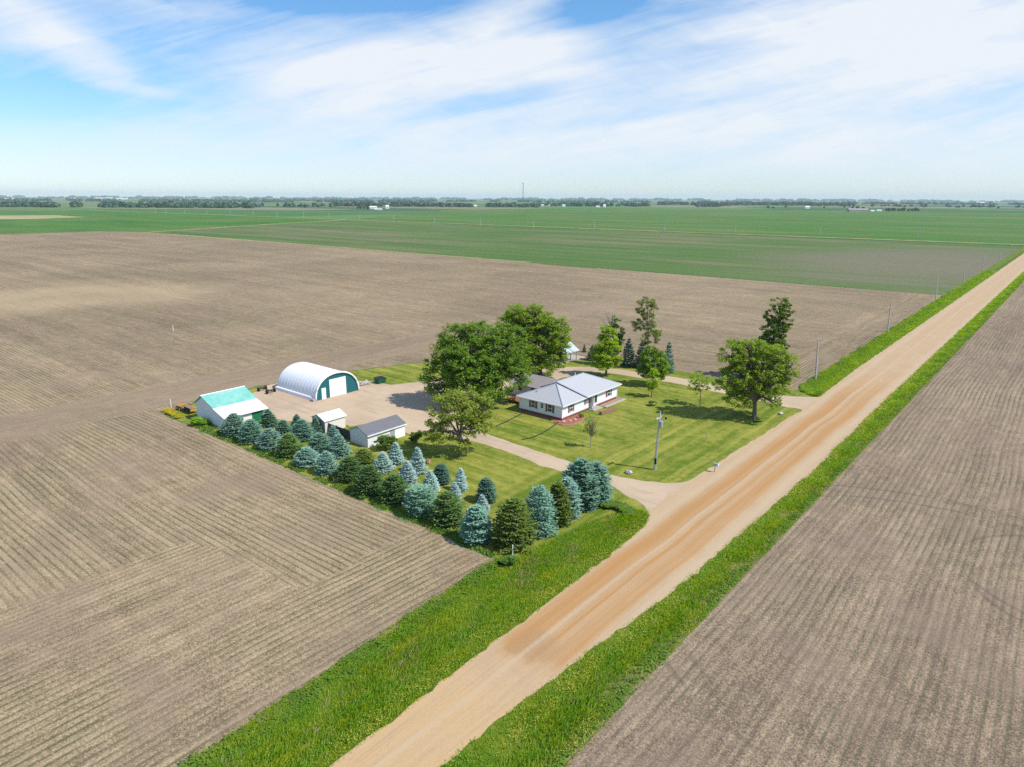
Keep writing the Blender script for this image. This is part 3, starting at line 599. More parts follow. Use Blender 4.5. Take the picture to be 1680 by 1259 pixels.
def window(face, c, zc, ww, hh, shut=True, parent=H):
    """a sash window in the -Y ('s') or +X ('e') wall"""
    def bx(a0, a1, z0, z1, d0, d1):
        return MB().box(a0, a1, y0 - d1, y0 - d0, z0, z1) if face == 's' else MB().box(x1 + d0, x1 + d1, a0, a1, z0, z1)
    fm = MB()
    for (a0, a1, z0, z1) in ((c - ww / 2 - .07, c - ww / 2, zc - hh / 2 - .07, zc + hh / 2 + .07), (c + ww / 2, c + ww / 2 + .07, zc - hh / 2 - .07, zc + hh / 2 + .07), (c - ww / 2, c + ww / 2, zc + hh / 2, zc + hh / 2 + .07), (c - ww / 2, c + ww / 2, zc - hh / 2 - .07, zc - hh / 2), (c - ww / 2, c + ww / 2, zc - 0.03, zc + 0.03)):
        b = bx(a0, a1, z0, z1, 0.003, 0.07); n = len(fm.v); fm.v += b.v; fm.f += [tuple(i + n for i in q) for q in b.f]
    wf = fm.build('window', M['white_trim'], parent)
    bx(c - ww / 2, c + ww / 2, zc - hh / 2, zc + hh / 2, 0.002, 0.03).build('pane', M['glass'], wf)
    if shut:
        for sgn in (-1, 1):
            s0 = c + sgn * (ww / 2 + 0.28)
            bx(s0 - 0.19, s0 + 0.19, zc - hh / 2 - 0.10, zc + hh / 2 + 0.10, 0.002, 0.06).build('shutter', M['shutter'], parent)
window('s', -67.25, 1.70, 0.75, 1.15); window('s', -65.35, 1.75, 0.50, 0.80, False); window('s', -63.75, 1.65, 0.80, 1.20)
window('e', 89.15, 1.62, 0.75, 1.15); window('e', 93.75, 1.75, 0.50, 0.80); window('e', 100.75, 1.70, 0.95, 1.10)
dr = MB().box(x1 + 0.003, x1 + 0.08, 94.85, 95.75, 0.5, 2.5).build('door', M['dark_wood'], H)
MB().box(x1 + 0.08, x1 + 0.10, 95.05, 95.55, 1.4, 2.2).build('pane', M['glass'], dr)
MB().tube([(x1 + 0.08, 95.66, 1.3), (x1 + 0.15, 95.66, 1.3)], 0.04, 8).build('handle', M['grey_metal'], dr)
MB().box(x1 + 0.003, x1 + 0.55, 94.55, 94.72, 0.42, 2.55).build('porch_panel', M['grey_metal'], H)
sd = MB().box(x1 + 0.004, x1 + 0.06, 96.0, 97.0, 0.75, 2.35).build('window', M['white_trim'], H); MB().box(x1 + 0.06, x1 + 0.07, 96.1, 96.9, 0.85, 2.25).build('pane', M['glass'], sd)
MB().box(x1, x1 + 1.3, 94.2, 96.9, 0.0, 0.22).box(x1, x1 + 0.8, 94.5, 96.4, 0.22, 0.42).build('front_step', M['concrete'], H)
# rear wing
wx0, wx1, wy0, wy1 = -77.2, -70.15, 93.4, 99.2
ww = MB(); ww.box(wx0, wx1, wy0, wy1, 0, 2.45); ww.hull([(wx0, wy0, 2.45), (wx0, wy1, 2.45), (wx0, 96.3, 3.5)], [(wx0 + 0.15, wy0, 2.45), (wx0 + 0.15, wy1, 2.45), (wx0 + 0.15, 96.3, 3.5)])
wg = ww.build('wing_wall', M['house_siding'], H)
wr = MB(); wr.slab([(wx0 - 0.4, wy0 - 0.5, 2.42), (wx1 + 0.9, wy0 - 0.5, 2.42), (wx1 + 2.4, 96.3, 3.68), (wx0 - 0.4, 96.3, 3.68)], 0.14); wr.slab([(wx1 + 0.9, wy1 + 0.5, 2.42), (wx0 - 0.4, wy1 + 0.5, 2.42), (wx0 - 0.4, 96.3, 3.68), (wx1 + 2.4, 96.3, 3.68)], 0.14)
wro = wr.build('wing_roof', M['shingle'], H)
MB().box(wx0 - 0.4, wx1 + 0.5, wy0 - 0.58, wy0 - 0.5, 2.26, 2.42).build('gutter', M['fascia'], wro)
for c in (-75.6, -72.6):
    f = MB().box(c - 0.45, c + 0.45, wy0 - 0.05, wy0 - 0.003, 1.0, 2.1).build('window', M['white_trim'], wg); MB().box(c - 0.38, c + 0.38, wy0 - 0.07, wy0 - 0.05, 1.08, 2.02).build('pane', M['glass'], f)
# deck on the shaded side
D = thing('deck', 'low red brown wooden deck in the corner between the house and its rear wing', 'deck', (-72.6, 91, 0))
MB().box(-75.2, -70.3, 89.2, 93.3, 0.32, 0.45).build('deck_floor', M['deck_wood'], D)
pst = MB()
for X in (-75.1, -73.5, -71.9, -70.5): pst.box(X - 0.05, X + 0.05, 89.25, 89.35, 0.45, 1.35)
for Y in (90.6, 91.9): pst.box(-75.15, -75.05, Y - 0.05, Y + 0.05, 0.45, 1.35)
pst.box(-75.2, -70.4, 89.24, 89.36, 1.35, 1.42).box(-75.16, -75.04, 89.37, 93.2, 1.35, 1.42); pst.build('railing', M['deck_wood'], D)
for X in (-75.0, -72.7, -70.5):
    for Y in (89.4, 93.0): MB().box(X - 0.07, X + 0.07, Y - 0.07, Y + 0.07, -0.1, 0.32).build('deck_post', M['deck_wood'], D)
# flower bed
fb = [(-62.4, 85.9), (-61.2, 84.9), (-59.9, 84.9), (-58.9, 86.2), (-58.9, 88.4), (-59.6, 90.4), (-61.3, 91.2), (-61.3, 86.6), (-69.5, 86.6), (-69.5, 85.8)]
B = thing('flower_bed', 'red mulch flower bed curving round the near corner of the house', 'flower bed', (-60, 87, 0))
V = [Vector((p[0], p[1], 0.05)) for p in jit(fb, 0.8, 0.04, 3)]
mb = MB(); mb.hull([(v.x, v.y, -0.1) for v in V], [(v.x, v.y, 0.05) for v in V]); mb.build('mulch', M['mulch'], B)
ed = [(-61.8, 85.2), (-61.2, 84.8), (-59.8, 84.75), (-58.7, 86.1), (-58.7, 88.5), (-59.5, 90.6), (-61.2, 91.4)]
MB().tube([(p[0], p[1], 0.06) for p in ed], 0.09, 6).build('edging', M['stone_red'], B)
for i, (X, Y, r, mm, nm) in enumerate([(-60.6, 86.2, .33, 'stone', 'pale boulder at the corner end of the flower bed'), (-60.0, 87.1, .30, 'stone', 'pale boulder in the middle of the red flower bed'), (-59.8, 88.2, .34, 'stone', 'large pale boulder in the red flower bed nearest the front door'), (-61.2, 85.5, .28, 'stone_red', 'reddish boulder beside the downspout corner of the house'), (-60.2, 89.6, .3, 'stone_red', 'reddish boulder at the door end of the red flower bed')]):
    tag(MB().rock((X, Y, 0.15), r, 50 + i).build('boulder', M[mm], None, smooth=False), nm, 'boulder', 'boulders in the flower bed')
B2 = thing('planting_strip', 'low bark strip with pale stone edging along the far front wall of the house', 'flower bed', (-60.6, 100, 0))
MB().box(-61.3, -60.1, 97.6, 103.9, -0.1, 0.06).build('mulch', M['bark_mulch'], B2); MB().box(-60.1, -59.6, 97.5, 104.2, -0.1, 0.13).box(-61.3, -60.1, 103.9, 104.2, -0.1, 0.13).build('edging', M['concrete'], B2)
T = thing('timber_planter', 'brown timber retaining wall on the front lawn by the house', 'planter', (-58, 95, 0))
MB().hull([(-58.5, 93.4, -.1), (-57.9, 93.3, -.1), (-57.2, 96.9, -.1), (-57.8, 97, -.1)], [(-58.5, 93.4, .5), (-57.9, 93.3, .5), (-57.2, 96.9, .5), (-57.8, 97, .5)]).build('timber_wall', M['timber'], T)
MB().hull([(-58.4, 93.5, .5), (-58.0, 93.42, .5), (-57.35, 96.75, .5), (-57.75, 96.85, .5)], [(-58.4, 93.5, .54), (-58.0, 93.42, .54), (-57.35, 96.75, .54), (-57.75, 96.85, .54)]).build('soil', M['mulch'], T)
for pts, lb in (([(856, 722.3), (872, 719), (888, 712.5), (902, 704), (915, 694.5)], 'black drain hose snaking over the lawn from the near house corner'), ([(814, 700), (828, 694), (841, 687), (855, 680)], 'black drain hose on the shaded lawn near the deck')):
    tag(MB().tube([tuple(G(*p)[:2]) + (0.06,) for p in pts], 0.085, 6).build('drain_hose', M['black'], None), lb, 'hose')

# ------------------------------------------------------------------ hoop barn
Q = thing('hoop_barn', 'large white fabric hoop barn with a dark teal end wall', 'hoop barn', (-107, 71.8, 0))
qx0, qx1, qc = -113.2, -101.0, 71.85
def arch(n=28, rw=4.72, hh=4.35):
    o = []
    for i in range(n + 1):
        a = math.pi * i / n; o.append((qc - rw * math.copysign(abs(math.cos(a)) ** 0.92, math.cos(a)), max(0.0, hh * math.sin(a) ** 0.86)))
    return o
AR = arch(); nb = 13; cv = MB()
ringx = []
for i in range(nb):
    for f in (0.0, 0.25, 0.5, 0.75): ringx.append((qx0 + (qx1 - qx0) * (i + f) / nb, {0.0: 1.0, .25: .993, .5: .991, .75: .993}[f]))
ringx.append((qx1, 1.0))
for X, s_ in ringx:
    for (Y, Z) in AR: cv.v.append((X, qc + (Y - qc) * (s_ if Z > 0.6 else 1), Z * (s_ if Z > 0.6 else 1)))
na = len(AR)
for i in range(len(ringx) - 1):
    for j in range(na - 1): cv.f.append((i * na + j, (i + 1) * na + j, (i + 1) * na + j + 1, i * na + j + 1))
cvr = cv.build('cover', M['fabric'], Q, smooth=True)
sm = cvr.modifiers.new('thick', 'SOLIDIFY'); sm.thickness = 0.06; sm.offset = -1
rim = MB(); rim.tube([(qx1 + 0.06, Y, Z) for Y, Z in AR], 0.16, 8); rim.build('rim', M['white_trim'], Q, smooth=True)
def endwall(X, d, hole=None):
    pts = [(qc + (Y - qc) * 0.97, Z * 0.97) for Y, Z in AR]
    return MB().hull([(X, Y, Z) for Y, Z in pts], [(X + d, Y, Z) for Y, Z in pts])
ew = endwall(qx1 - 0.22, 0.12).build('end_wall', M['teal'], Q)
endwall(qx0 + 0.12, 0.12).build('back_wall', M['teal'], Q)
X = qx1 - 0.10
bd = MB().box(X, X + 0.06, 70.35, 73.65, 0.02, 3.2).build('roller_door', M['white_steel_y'], Q)
MB().box(X + 0.002, X + 0.09, 70.2, 70.35, 0.0, 3.32).box(X + 0.002, X + 0.09, 73.65, 73.8, 0.0, 3.32).box(X + 0.002, X + 0.09, 70.35, 73.65, 3.2, 3.32).build('door_frame', M['white_trim'], bd)
sdr = MB().box(X, X + 0.06, 68.5, 69.4, 0.02, 2.05).build('side_door', M['white_trim'], Q)
MB().tube([(X + 0.06, 69.3, 1.0), (X + 0.12, 69.3, 1.0)], 0.04, 6).build('handle', M['black'], sdr)
sk = MB()
sk.hull([(qx0 - 0.3, 66.72, 0), (qx1 - 0.2, 66.84, 0), (qx1 - 0.2, 67.35, 0), (qx0, 67.2, 0)], [(qx0 - 0.3, 66.80, .50), (qx1 - 0.2, 66.92, .52), (qx1 - 0.2, 67.2, .75), (qx0, 67.2, .72)])
sk.build('skirt', M['fabric'], Q)
MB().box(qx1 - 0.85, qx1 + 0.1, 66.55, 67.15, 0, 0.45).build('ballast_block', M['concrete'], Q)
MB().box(qx0 - 1.4, qx0 - 0.3, 71.0, 73.5, 0, 1.5).build('back_shed', M['dark_wood'], Q)

# ------------------------------------------------------------------ teal roofed barn
Bn = thing('barn', 'white metal barn with a weathered teal and white roof', 'barn', (-103.2, 52.6, 0))
by0, by1 = 49.0, 56.1
prof = [(-107.6, 2.75), (-105.2, 4.25), (-101.75, 2.9), (-98.8, 1.95)]
bw = MB(); pf = [(-107.6, 0), (-98.8, 0), (-98.8, 1.9), (-101.75, 2.82), (-105.2, 4.15), (-107.6, 2.68)]
bw.hull([(a, by1, z) for a, z in pf], [(a, by0, z) for a, z in pf]); bw.build('wall', M['white_steel_x'], Bn)
def rp(a, b, m, nm, up=0.0):
    return MB().slab([(a[0], by0 - .25, a[1] + up), (b[0], by0 - .25, b[1] + up), (b[0], by1 + .25, b[1] + up), (a[0], by1 + .25, a[1] + up)], 0.08).build(nm, m, Bn)
tr_ = rp((-105.2, 4.28), (-101.62, 2.92), M['teal_roof'], 'upper_roof')
rp((-107.95, 2.6), (-105.2, 4.28), M['teal_roof'], 'rear_roof')
rp((-101.72, 2.88), (-98.3, 1.86), M['white_steel'], 'lower_roof')
MB().tube([(-105.2, by0 - .27, 4.3), (-105.2, by1 + .27, 4.3)], 0.09, 6).build('ridge_cap', M['white_trim'], tr_)
MB().box(-98.8, -98.72, 53.7, 55.6, 0.02, 1.72).build('sliding_door', M['green_door'], Bn)
MB().box(-98.8, -98.77, by0 + 0.01, 53.65, 0, 1.75).build('front_cladding', M['white_steel_y'], Bn)

# ------------------------------------------------------------------ small sheds
def gable_shed(name, label, xa, xb, ya, yb, wh, rh, wm_end, wm_side, rm, ov=0.3, trim=True):
    t = thing(name, label, 'shed', ((xa + xb) / 2, (ya + yb) / 2, 0)); xm = (xa + xb) / 2
    pf = [(xa, 0), (xb, 0), (xb, wh), (xm, rh - 0.06), (xa, wh)]
    MB().hull([(a, yb, z) for a, z in pf], [(a, ya, z) for a, z in pf]).build('wall', wm_end, t)
    MB().box(xb + 0.002, xb + 0.05, ya + 0.01, yb - 0.01, 0, wh - 0.02).build('side_cladding', wm_side, t)
    sl = (rh - wh) / (xb - xm); e = ov
    r = MB(); r.slab([(xm, ya - .2, rh), (xb + e, ya - .2, wh - sl * e), (xb + e, yb + .2, wh - sl * e), (xm, yb + .2, rh)], 0.09)
    r.slab([(xa - e, ya - .2, wh - sl * e), (xm, ya - .2, rh), (xm, yb + .2, rh), (xa - e, yb + .2, wh - sl * e)], 0.09)
    ro = r.build('roof', rm, t)
    if trim: MB().box(xb + e, xb + e + 0.07, ya - .2, yb + .2, wh - sl * e - 0.17, wh - sl * e - 0.005).build('fascia', M['white_trim'], ro)
    return t
gs = gable_shed('garage_shed', 'white shed with a dark grey shingle roof by the driveway', -79.4, -75.4, 58.2, 65.3, 2.05, 2.9, M['white_steel_x'], M['white_steel_y'], M['shingle_dark'])
MB().box(-75.35, -75.30, 62.4, 63.2, 0.02, 1.82).build('door', M['grey_metal'], gs)
MB().box(-75.35, -75.28, 63.25, 65.2, 0.02, 1.85).build('roller_door', M['white_trim'], gs)
ws = gable_shed('garden_shed', 'small pinkish white shed with white roof and end wall greyed as if in shade', -88.6, -85.4, 58.0, 61.8, 2.1, 2.75, M['shaded_steel'], M['cream_steel'], M['white_steel'], 0.18)  # end wall and its door carry shade in their colour
MB().box(-87.5, -86.5, 57.95, 57.997, 0.02, 1.8).build('door', M['shaded_steel'], ws)
F = thing('wooden_fence', 'dark weathered board fence between the two small sheds', 'fence', (-82.4, 58.6, 0))
MB().box(-85.3, -79.5, 58.57, 58.62, 0.05, 1.5).build('boards', M['dark_wood'], F)
for X in (-85.25, -83.3, -81.4, -79.55): MB().box(X - 0.06, X + 0.06, 58.62, 58.74, -0.2, 1.55).build('post', M['dark_wood'], F)
MB().box(-85.3, -79.5, 58.62, 58.66, 1.2, 1.3).box(-85.3, -79.5, 58.62, 58.66, 0.35, 0.45).build('rail', M['dark_wood'], F)

# pavilion behind the big trees
Pv = thing('pavilion', 'open shelter with pale blue metal roof beside the tall trees', 'pavilion', (-86.1, 121.5, 0))
MB().box(-89.0, -84.2, 118.6, 127.6, -0.1, 0.10).build('slab', M['concrete'], Pv)
for X in (-88.3, -84.0):
    for Y in (119.2, 121.4, 123.7): MB().box(X - 0.09, X + 0.09, Y - 0.09, Y + 0.09, 0.1, 2.35).build('post', M['pole_wood'], Pv)
pr = MB(); pr.slab([(-83.5, 118.7, 2.35), (-83.5, 124.1, 2.35), (-86.15, 124.1, 4.0), (-86.15, 118.7, 4.0)], 0.1); pr.slab([(-88.8, 124.1, 2.35), (-88.8, 118.7, 2.35), (-86.15, 118.7, 4.0), (-86.15, 124.1, 4.0)], 0.1)
M['roof_blue'] = painted('roof_blue', (0.48, 0.55, 0.62), 0.4, seam=('y', 0.5, 0.15), dirt_amt=0.03)
pr.build('roof', M['roof_blue'], Pv)
tbl = thing('picnic_table', 'brown picnic table under the pale blue shelter roof', 'table', (-86.2, 121.4, 0.1))
MB().box(-86.6, -85.8, 120.4, 122.4, 0.80, 0.86).build('table_top', M['deck_wood'], tbl)
for s_ in (-1, 1): MB().box(-86.2 + s_ * 0.75 - .14, -86.2 + s_ * 0.75 + .14, 120.4, 122.4, 0.5, 0.55).build('seat', M['deck_wood'], tbl)
for Y in (120.8, 122.0): MB().box(-87.0, -85.4, Y - .04, Y + .04, 0.42, 0.50).box(-86.5, -86.4, Y - .04, Y + .04, 0.1, 0.8).box(-86.0, -85.9, Y - .04, Y + .04, 0.1, 0.8).build('leg', M['deck_wood'], tbl)

# ------------------------------------------------------------------ yard clutter
Dm = thing('dumpster', 'dark green steel dumpster at the edge of the yard grass', 'dumpster', (-102.0, 82.6, 0))
MB().hull([(-102.7, 81.8, .12), (-101.5, 81.8, .12), (-101.5, 83.5, .12), (-102.7, 83.5, .12)], [(-102.9, 81.7, 1.1), (-101.3, 81.7, .95), (-101.3, 83.6, .95), (-102.9, 83.6, 1.1)]).build('bin', M['dumpster_green'], Dm)
MB().slab([(-102.92, 81.68, 1.16), (-101.28, 81.68, 1.01), (-101.28, 82.62, 1.01), (-102.92, 82.62, 1.16)], 0.05).slab([(-102.92, 82.68, 1.16), (-101.28, 82.68, 1.01), (-101.28, 83.62, 1.01), (-102.92, 83.62, 1.16)], 0.05).build('lid', M['black'], Dm)
MB().box(-102.4, -101.8, 81.58, 81.68, .55, .7).build('fork_pocket', M['dumpster_green'], Dm); MB().box(-102.4, -101.8, 83.62, 83.72, .55, .7).build('fork_pocket', M['dumpster_green'], Dm)
MB().box(-102.6, -101.6, 81.9, 82.05, 0.0, .12).build('skid', M['black'], Dm); MB().box(-102.6, -101.6, 83.3, 83.45, 0, .12).build('skid', M['black'], Dm)
gg = np.random.default_rng(5); rb = MB()
for i in range(46):
    a = gg.uniform(0, 1); rb.rock((-104.0 + gg.normal(0, .55), 78.7 + a * 2.9, 0.1 + gg.uniform(0, .25)), gg.uniform(.14, .34), 200 + i)
o = rb.build('rubble_pile', M['stone'], None); tag(o, 'heap of broken pale rubble beside the hoop barn', 'rubble', kind='stuff')
# wheeled frame
def wheel(parent, c, r, wd, ax='y', hub=None):
    d = np.array((0, wd / 2, 0) if ax == 'y' else (wd / 2, 0, 0)); c = np.array(c, float)
    ty = MB().tube([c - d, c - d * 0.8, c + d * 0.8, c + d], [r * 0.86, r, r, r * 0.86], 16).build('tyre', M['rubber'], parent)
    MB().tube([c - d * 1.08, c + d * 1.08], r * 0.5, 12).build('rim', hub or M['rust'], ty)
    return ty
Wg = thing('wagon_frame', 'rusty four wheeled wagon running gear without a box', 'wagon', (-113.3, 64.8, 0))
for c in ((-114.5, 64.0, .38), (-114.7, 65.6, .38), (-112.0, 65.75, .38), (-111.8, 64.1, .38)): wheel(Wg, c, 0.40, 0.26)
MB().tube([(-114.5, 63.9, .42), (-114.7, 65.7, .42)], .08, 6).build('axle', M['rust'], Wg); MB().tube([(-111.8, 64.0, .42), (-112.0, 65.85, .42)], .08, 6).build('axle', M['rust'], Wg)
MB().tube([(-114.6, 64.8, .45), (-111.9, 64.95, .45)], .08, 6).box(-114.75, -114.45, 64.0, 65.6, .5, .62).box(-112.05, -111.75, 64.1, 65.7, .5, .62).build('chassis', M['rust'], Wg)
MB().tube([(-111.9, 64.9, .42), (-110.6, 64.4, .35), (-110.3, 64.3, .3)], .05, 6).build('drawbar', M['rust'], Wg)
Tr = thing('trailer', 'yellow flatbed trailer with white wheels parked behind the barn', 'trailer', (-112.6, 49.7, 0))
MB().box(-114.2, -109.4, 49.9, 50.05, .55, .72).box(-114.2, -109.4, 51.15, 51.3, .55, .72).box(-114.2, -114.05, 50.05, 51.15, .55, .72).box(-112.0, -111.85, 50.05, 51.15, .55, .72).box(-109.55, -109.4, 50.05, 51.15, .55, .72).build('frame', M['yellow_paint'], Tr)
MB().box(-113.4, -109.5, 50.1, 51.1, .72, .78).build('deck', M['timber'], Tr)
MB().tube([(-114.1, 50.6, .62), (-115.6, 50.6, .55)], .06, 6).tube([(-114.1, 50.0, .62), (-115.3, 50.55, .56)], .05, 6).tube([(-114.1, 51.2, .62), (-115.3, 50.65, .56)], .05, 6).build('drawbar', M['yellow_paint'], Tr)
for X in (-113.6, -112.7):
    for Y in (49.7, 51.5): wheel(Tr, (X, Y, .36), .36, .24, hub=M['white_trim'])
MB().box(-111.5, -109.4, 49.80, 49.88, .35, 1.05).build('tailgate', M['black'], Tr)
Tr.location = (-113.3, 48.9, 0)
def stake(px, hh, label, col, r=0.06, nm='marker_post'):
    p = G(*px); t = thing(nm, label, 'post', (p[0], p[1], 0))
    MB().tube([(p[0], p[1], -.3), (p[0], p[1], hh - .06)], r, 8).build('post', col, t); MB().tube([(p[0], p[1], hh - .06), (p[0], p[1], hh)], [r * 1.25, r * .6], 8).build('cap', col, t)
stake((281.5, 672), 1.8, 'white marker post standing in yellow weeds left of the barn', M['white_trim'])
stake((841, 911), 1.15, 'white marker post at the field corner below the olive spruce', M['white_trim'], .055)
stake((284.5, 544), 1.7, 'white marker post alone in the brown field', M['white_trim'], .07)
stake((733.5, 530), 1.3, 'yellow marker post in the field behind the big trees', M['yellow_paint'], .09)
stake((1159.5, 720), 1.15, 'thin grey garden post standing on the front lawn', M['grey_metal'], .05, 'garden_post')
def big_rock(px, r, label, seed, sq=.75, mm='stone'):
    p = G(*px); o = MB().rock((p[0], p[1], r * 0.35), r, seed, sq, 10).build('boulder', M[mm], None); tag(o, label, 'boulder')
big_rock((1031, 777), .5, 'round pale boulder on the lawn beside the driveway and utility pole', 71)
big_rock((1281, 680), .55, 'flat tan boulder by the elm where the far driveway meets the road', 72, .45)
big_rock((703, 760), .45, 'pink boulder tucked behind the frosty spruce', 73, .9, 'stone_red')
p = G(1172.5, 775); Mb = thing('mailbox', 'blue grey mailbox on a wooden post by the road', 'mailbox', (p[0], p[1], 0))
MB().box(p[0] - .06, p[0] + .06, p[1] - .06, p[1] + .06, -.3, 1.0).build('post', M['pole_wood'], Mb)
pf = [(math.cos(a) * .17, 1.16 + math.sin(a) * .17) for a in np.linspace(0, math.pi, 9)] + [(-.17, 1.0), (.17, 1.0)]
bxm = MB().hull([(p[0] + .42, p[1] + a, z) for a, z in pf], [(p[0] - .22, p[1] + a, z) for a, z in pf]).build('box', M['blue_metal'], Mb)
MB().box(p[0] + .421, p[0] + .44, p[1] - .15, p[1] + .15, 1.02, 1.28).build('door', M['white_trim'], bxm)
# ------------------------------------------------------------------ poles
def road_pole(px, top, label, transformer=False, lean=0.0):
    p = G(*px); tz = standing(*top, p); h = float(tz[2]); off = (tz - p) * np.array([1, 1, 0])
    t = thing('utility_pole', label, 'utility pole', (p[0], p[1], 0), group='utility poles along the gravel road')
    top3 = np.array([p[0], p[1], h]) + off
    MB().tube([(p[0], p[1], -.5), tuple(p + (top3 - p) * .5), tuple(top3)], [.19, .165, .14], 8).build('pole', M['pole_wood'], t)
    MB().tube([tuple(top3 + (0, 0, -.02)), tuple(top3 + (0, 0, .12)), tuple(top3 + (0, 0, .3))], [.05, .09, .05], 8).build('insulator', M['grey_metal'], t)
    if transformer:
        q = p + (top3 - p) * .82
        MB().tube([tuple(q + (.32, 0, -.5)), tuple(q + (.32, 0, -.45)), tuple(q + (.32, 0, .35)), tuple(q + (.32, 0, .42))], [.18, .22, .22, .14], 12).build('transformer', M['grey_metal'], t)
        MB().tube([tuple(q + (.0, -.02, .1)), tuple(q + (.32, 0, .1))], .05, 6).build('bracket', M['black'], t)
        MB().box(q[0] - .1, q[0] + .1, q[1] - .9, q[1] + .6, q[2] + .75, q[2] + .87).build('cross_arm', M['pole_wood'], t)
        q2 = p + (top3 - p) * .93
        MB().tube([tuple(q2 + (0, 0, 0)), tuple(q2 + (.55, .2, .1)), tuple(q2 + (.75, .3, 0))], .04, 6).tube([tuple(q2 + (.75, .3, -.2)), tuple(q2 + (.75, .3, .05))], .13, 8).build('yard_light', M['black'], t)
        q3 = p + (top3 - p) * .17
        MB().box(q3[0] - .05, q3[0] + .22, q3[1] - .24, q3[1] - .1, q3[2] - .45, q3[2] + .35).build('meter_box', M['black'], t)
        MB().tube([(p[0] + .16, p[1] - .06, 0), tuple(p + (top3 - p) * .8 + np.array([.14, -.06, 0]))], .035, 6).build('conduit', M['grey_metal'], t)
    return t
road_pole((1074, 771), (1083, 678), 'grey utility pole with transformer on the front lawn by the driveway', True)
for b, tp_, lb in (((1338, 622), (1342, 562), 'slim pale utility pole in the ditch just beyond the far driveway'), ((1456, 545), (1462, 497), 'slim utility pole at the corner where the brown field narrows'), ((1535, 493), (1539, 451), 'slim utility pole standing beside the weedy end of the brown field'), ((1581, 465), (1583, 437), 'slim utility pole along the near end of the grey green crop'), ((1612, 443), (1615, 420), 'slim utility pole halfway along the grey green crop beside the road'), ((1640, 428), (1642, 408), 'slim utility pole before the last two at the right edge'), ((1658, 417), (1661, 402), 'slim utility pole second from the right edge of the picture'), ((1673, 405), (1677, 393), 'farthest slim utility pole at the right edge of the picture')):
    road_pole(b, tp_, lb)
ordn = ['first', 'second', 'third', 'fourth', 'fifth', 'sixth', 'seventh', 'eighth', 'ninth', 'tenth', 'eleventh', 'twelfth', 'thirteenth', 'fourteenth', 'fifteenth', 'sixteenth', 'seventeenth', 'eighteenth', 'nineteenth', 'twentieth']
fx = [255, 273, 304, 340, 378, 415, 455, 498, 540, 590, 646, 713, 788, 875, 975, 1090, 1206, 1345, 1505]
fy = [350, 351, 351.5, 352, 352, 354, 356, 358, 359, 360, 364, 367, 371, 374, 377, 380.5, 383, 386, 391]
for i, (a, b) in enumerate(zip(fx, fy)):
    p = G(a, b); mm = 'far_white' if i % 3 else 'pole_wood'
    m_ = MB().tube([(p[0], p[1], -.5), (p[0], p[1], 5), (p[0], p[1], 9.6)], [.30, .27, .22], 6)
    m_.box(p[0] - 1.1, p[0] + 1.1, p[1] - .08, p[1] + .08, 8.7, 8.95)
    tag(m_.build('utility_pole', M['pole_wood'], None), '%s pole from the left in the far line crossing the green fields' % ordn[i], 'utility pole', 'poles along the far field lane')

# ------------------------------------------------------------------ spruces
def spruce_mesh(seed, shape, h=5.0, r=1.9):
    g = np.random.default_rng(seed)
    tiers = int(h / 0.36); V = []
    ang0 = g.uniform(0, 6.28)
    for i in range(tiers):
        t = (i + 0.35 + g.uniform(-.3, .3)) / tiers; z0 = 0.12 + t * (h - 0.15)
        if shape == 'cone': pr = (1 - t) ** 0.80 * min(1, .82 + t * 2.4)
        elif shape == 'dome': pr = (1 - t ** 1.7) ** 0.72 * min(1, .78 + t * 2.0)
        elif shape == 'globe': pr = math.sqrt(max(0, 1 - ((t - .40) / .63) ** 2))
        else: pr = (1 - t ** 2.6) ** 0.8 * min(1, .85 + t)
        rr = (r * pr + 0.06) * g.uniform(.93, 1.07)
        nbr = max(4, int(6 + 8 * pr))
        for b in range(nbr):
            a = ang0 + 2 * math.pi * (b + g.uniform(-.3, .3)) / nbr + i * 1.1; L = rr * (g.uniform(.74, 1.10) if g.uniform() < .9 else g.uniform(.45, .75))
            d = np.array([math.cos(a), math.sin(a), 0]); s = np.array([-d[1], d[0], 0]); droop = -0.30 + 0.75 * t
            n = max(7, int(14 + 24 * pr)); u = g.uniform(0.15, 1.0, n) ** 0.65
            side = g.normal(0, 1, n) * 0.30 * (0.35 + 0.75 * (1 - np.abs(u - .55))) * min(1.0, L * .8)
            P = np.outer(u * L, d) + np.outer(side, s); P[:, 2] = z0 + L * droop * (u * .55) + 0.14 * L * u ** 3 - np.abs(side) * .25 + g.normal(0, .05, n)
            az = np.arctan2(d[1], d[0]) + np.sign(side) * g.uniform(.2, .9, n); el = g.uniform(-.25, .35, n) + np.where(u > .85, .25, 0)
            D = np.c_[np.cos(az) * np.cos(el), np.sin(az) * np.cos(el), np.sin(el)]; W = np.c_[-np.sin(az), np.cos(az), g.uniform(-.5, .5, n)]
            ln = g.uniform(.16, .34, n)[:, None]; wd = g.uniform(.06, .12, n)[:, None]
            V.append(np.stack([P - D * ln * .3, P + D * ln * .35 + W * wd, P + D * ln, P + D * ln * .35 - W * wd], 1))
    n = 26; P = np.c_[g.normal(0, .05, (n, 2)), h - g.uniform(0, .75, n)]; az = g.uniform(0, 6.28, n); el = g.uniform(.3, 1.2, n)
    D = np.c_[np.cos(az) * np.cos(el), np.sin(az) * np.cos(el), np.sin(el)]; W = np.c_[-np.sin(az), np.cos(az), np.zeros(n)]
    V.append(np.stack([P, P + D * .14 + W * .05, P + D * .3, P + D * .14 - W * .05], 1))
    V = np.concatenate(V).reshape(-1, 3)
    return fastmesh('crown', V, np.arange(len(V)).reshape(-1, 4), M['needles'])
SP = {}
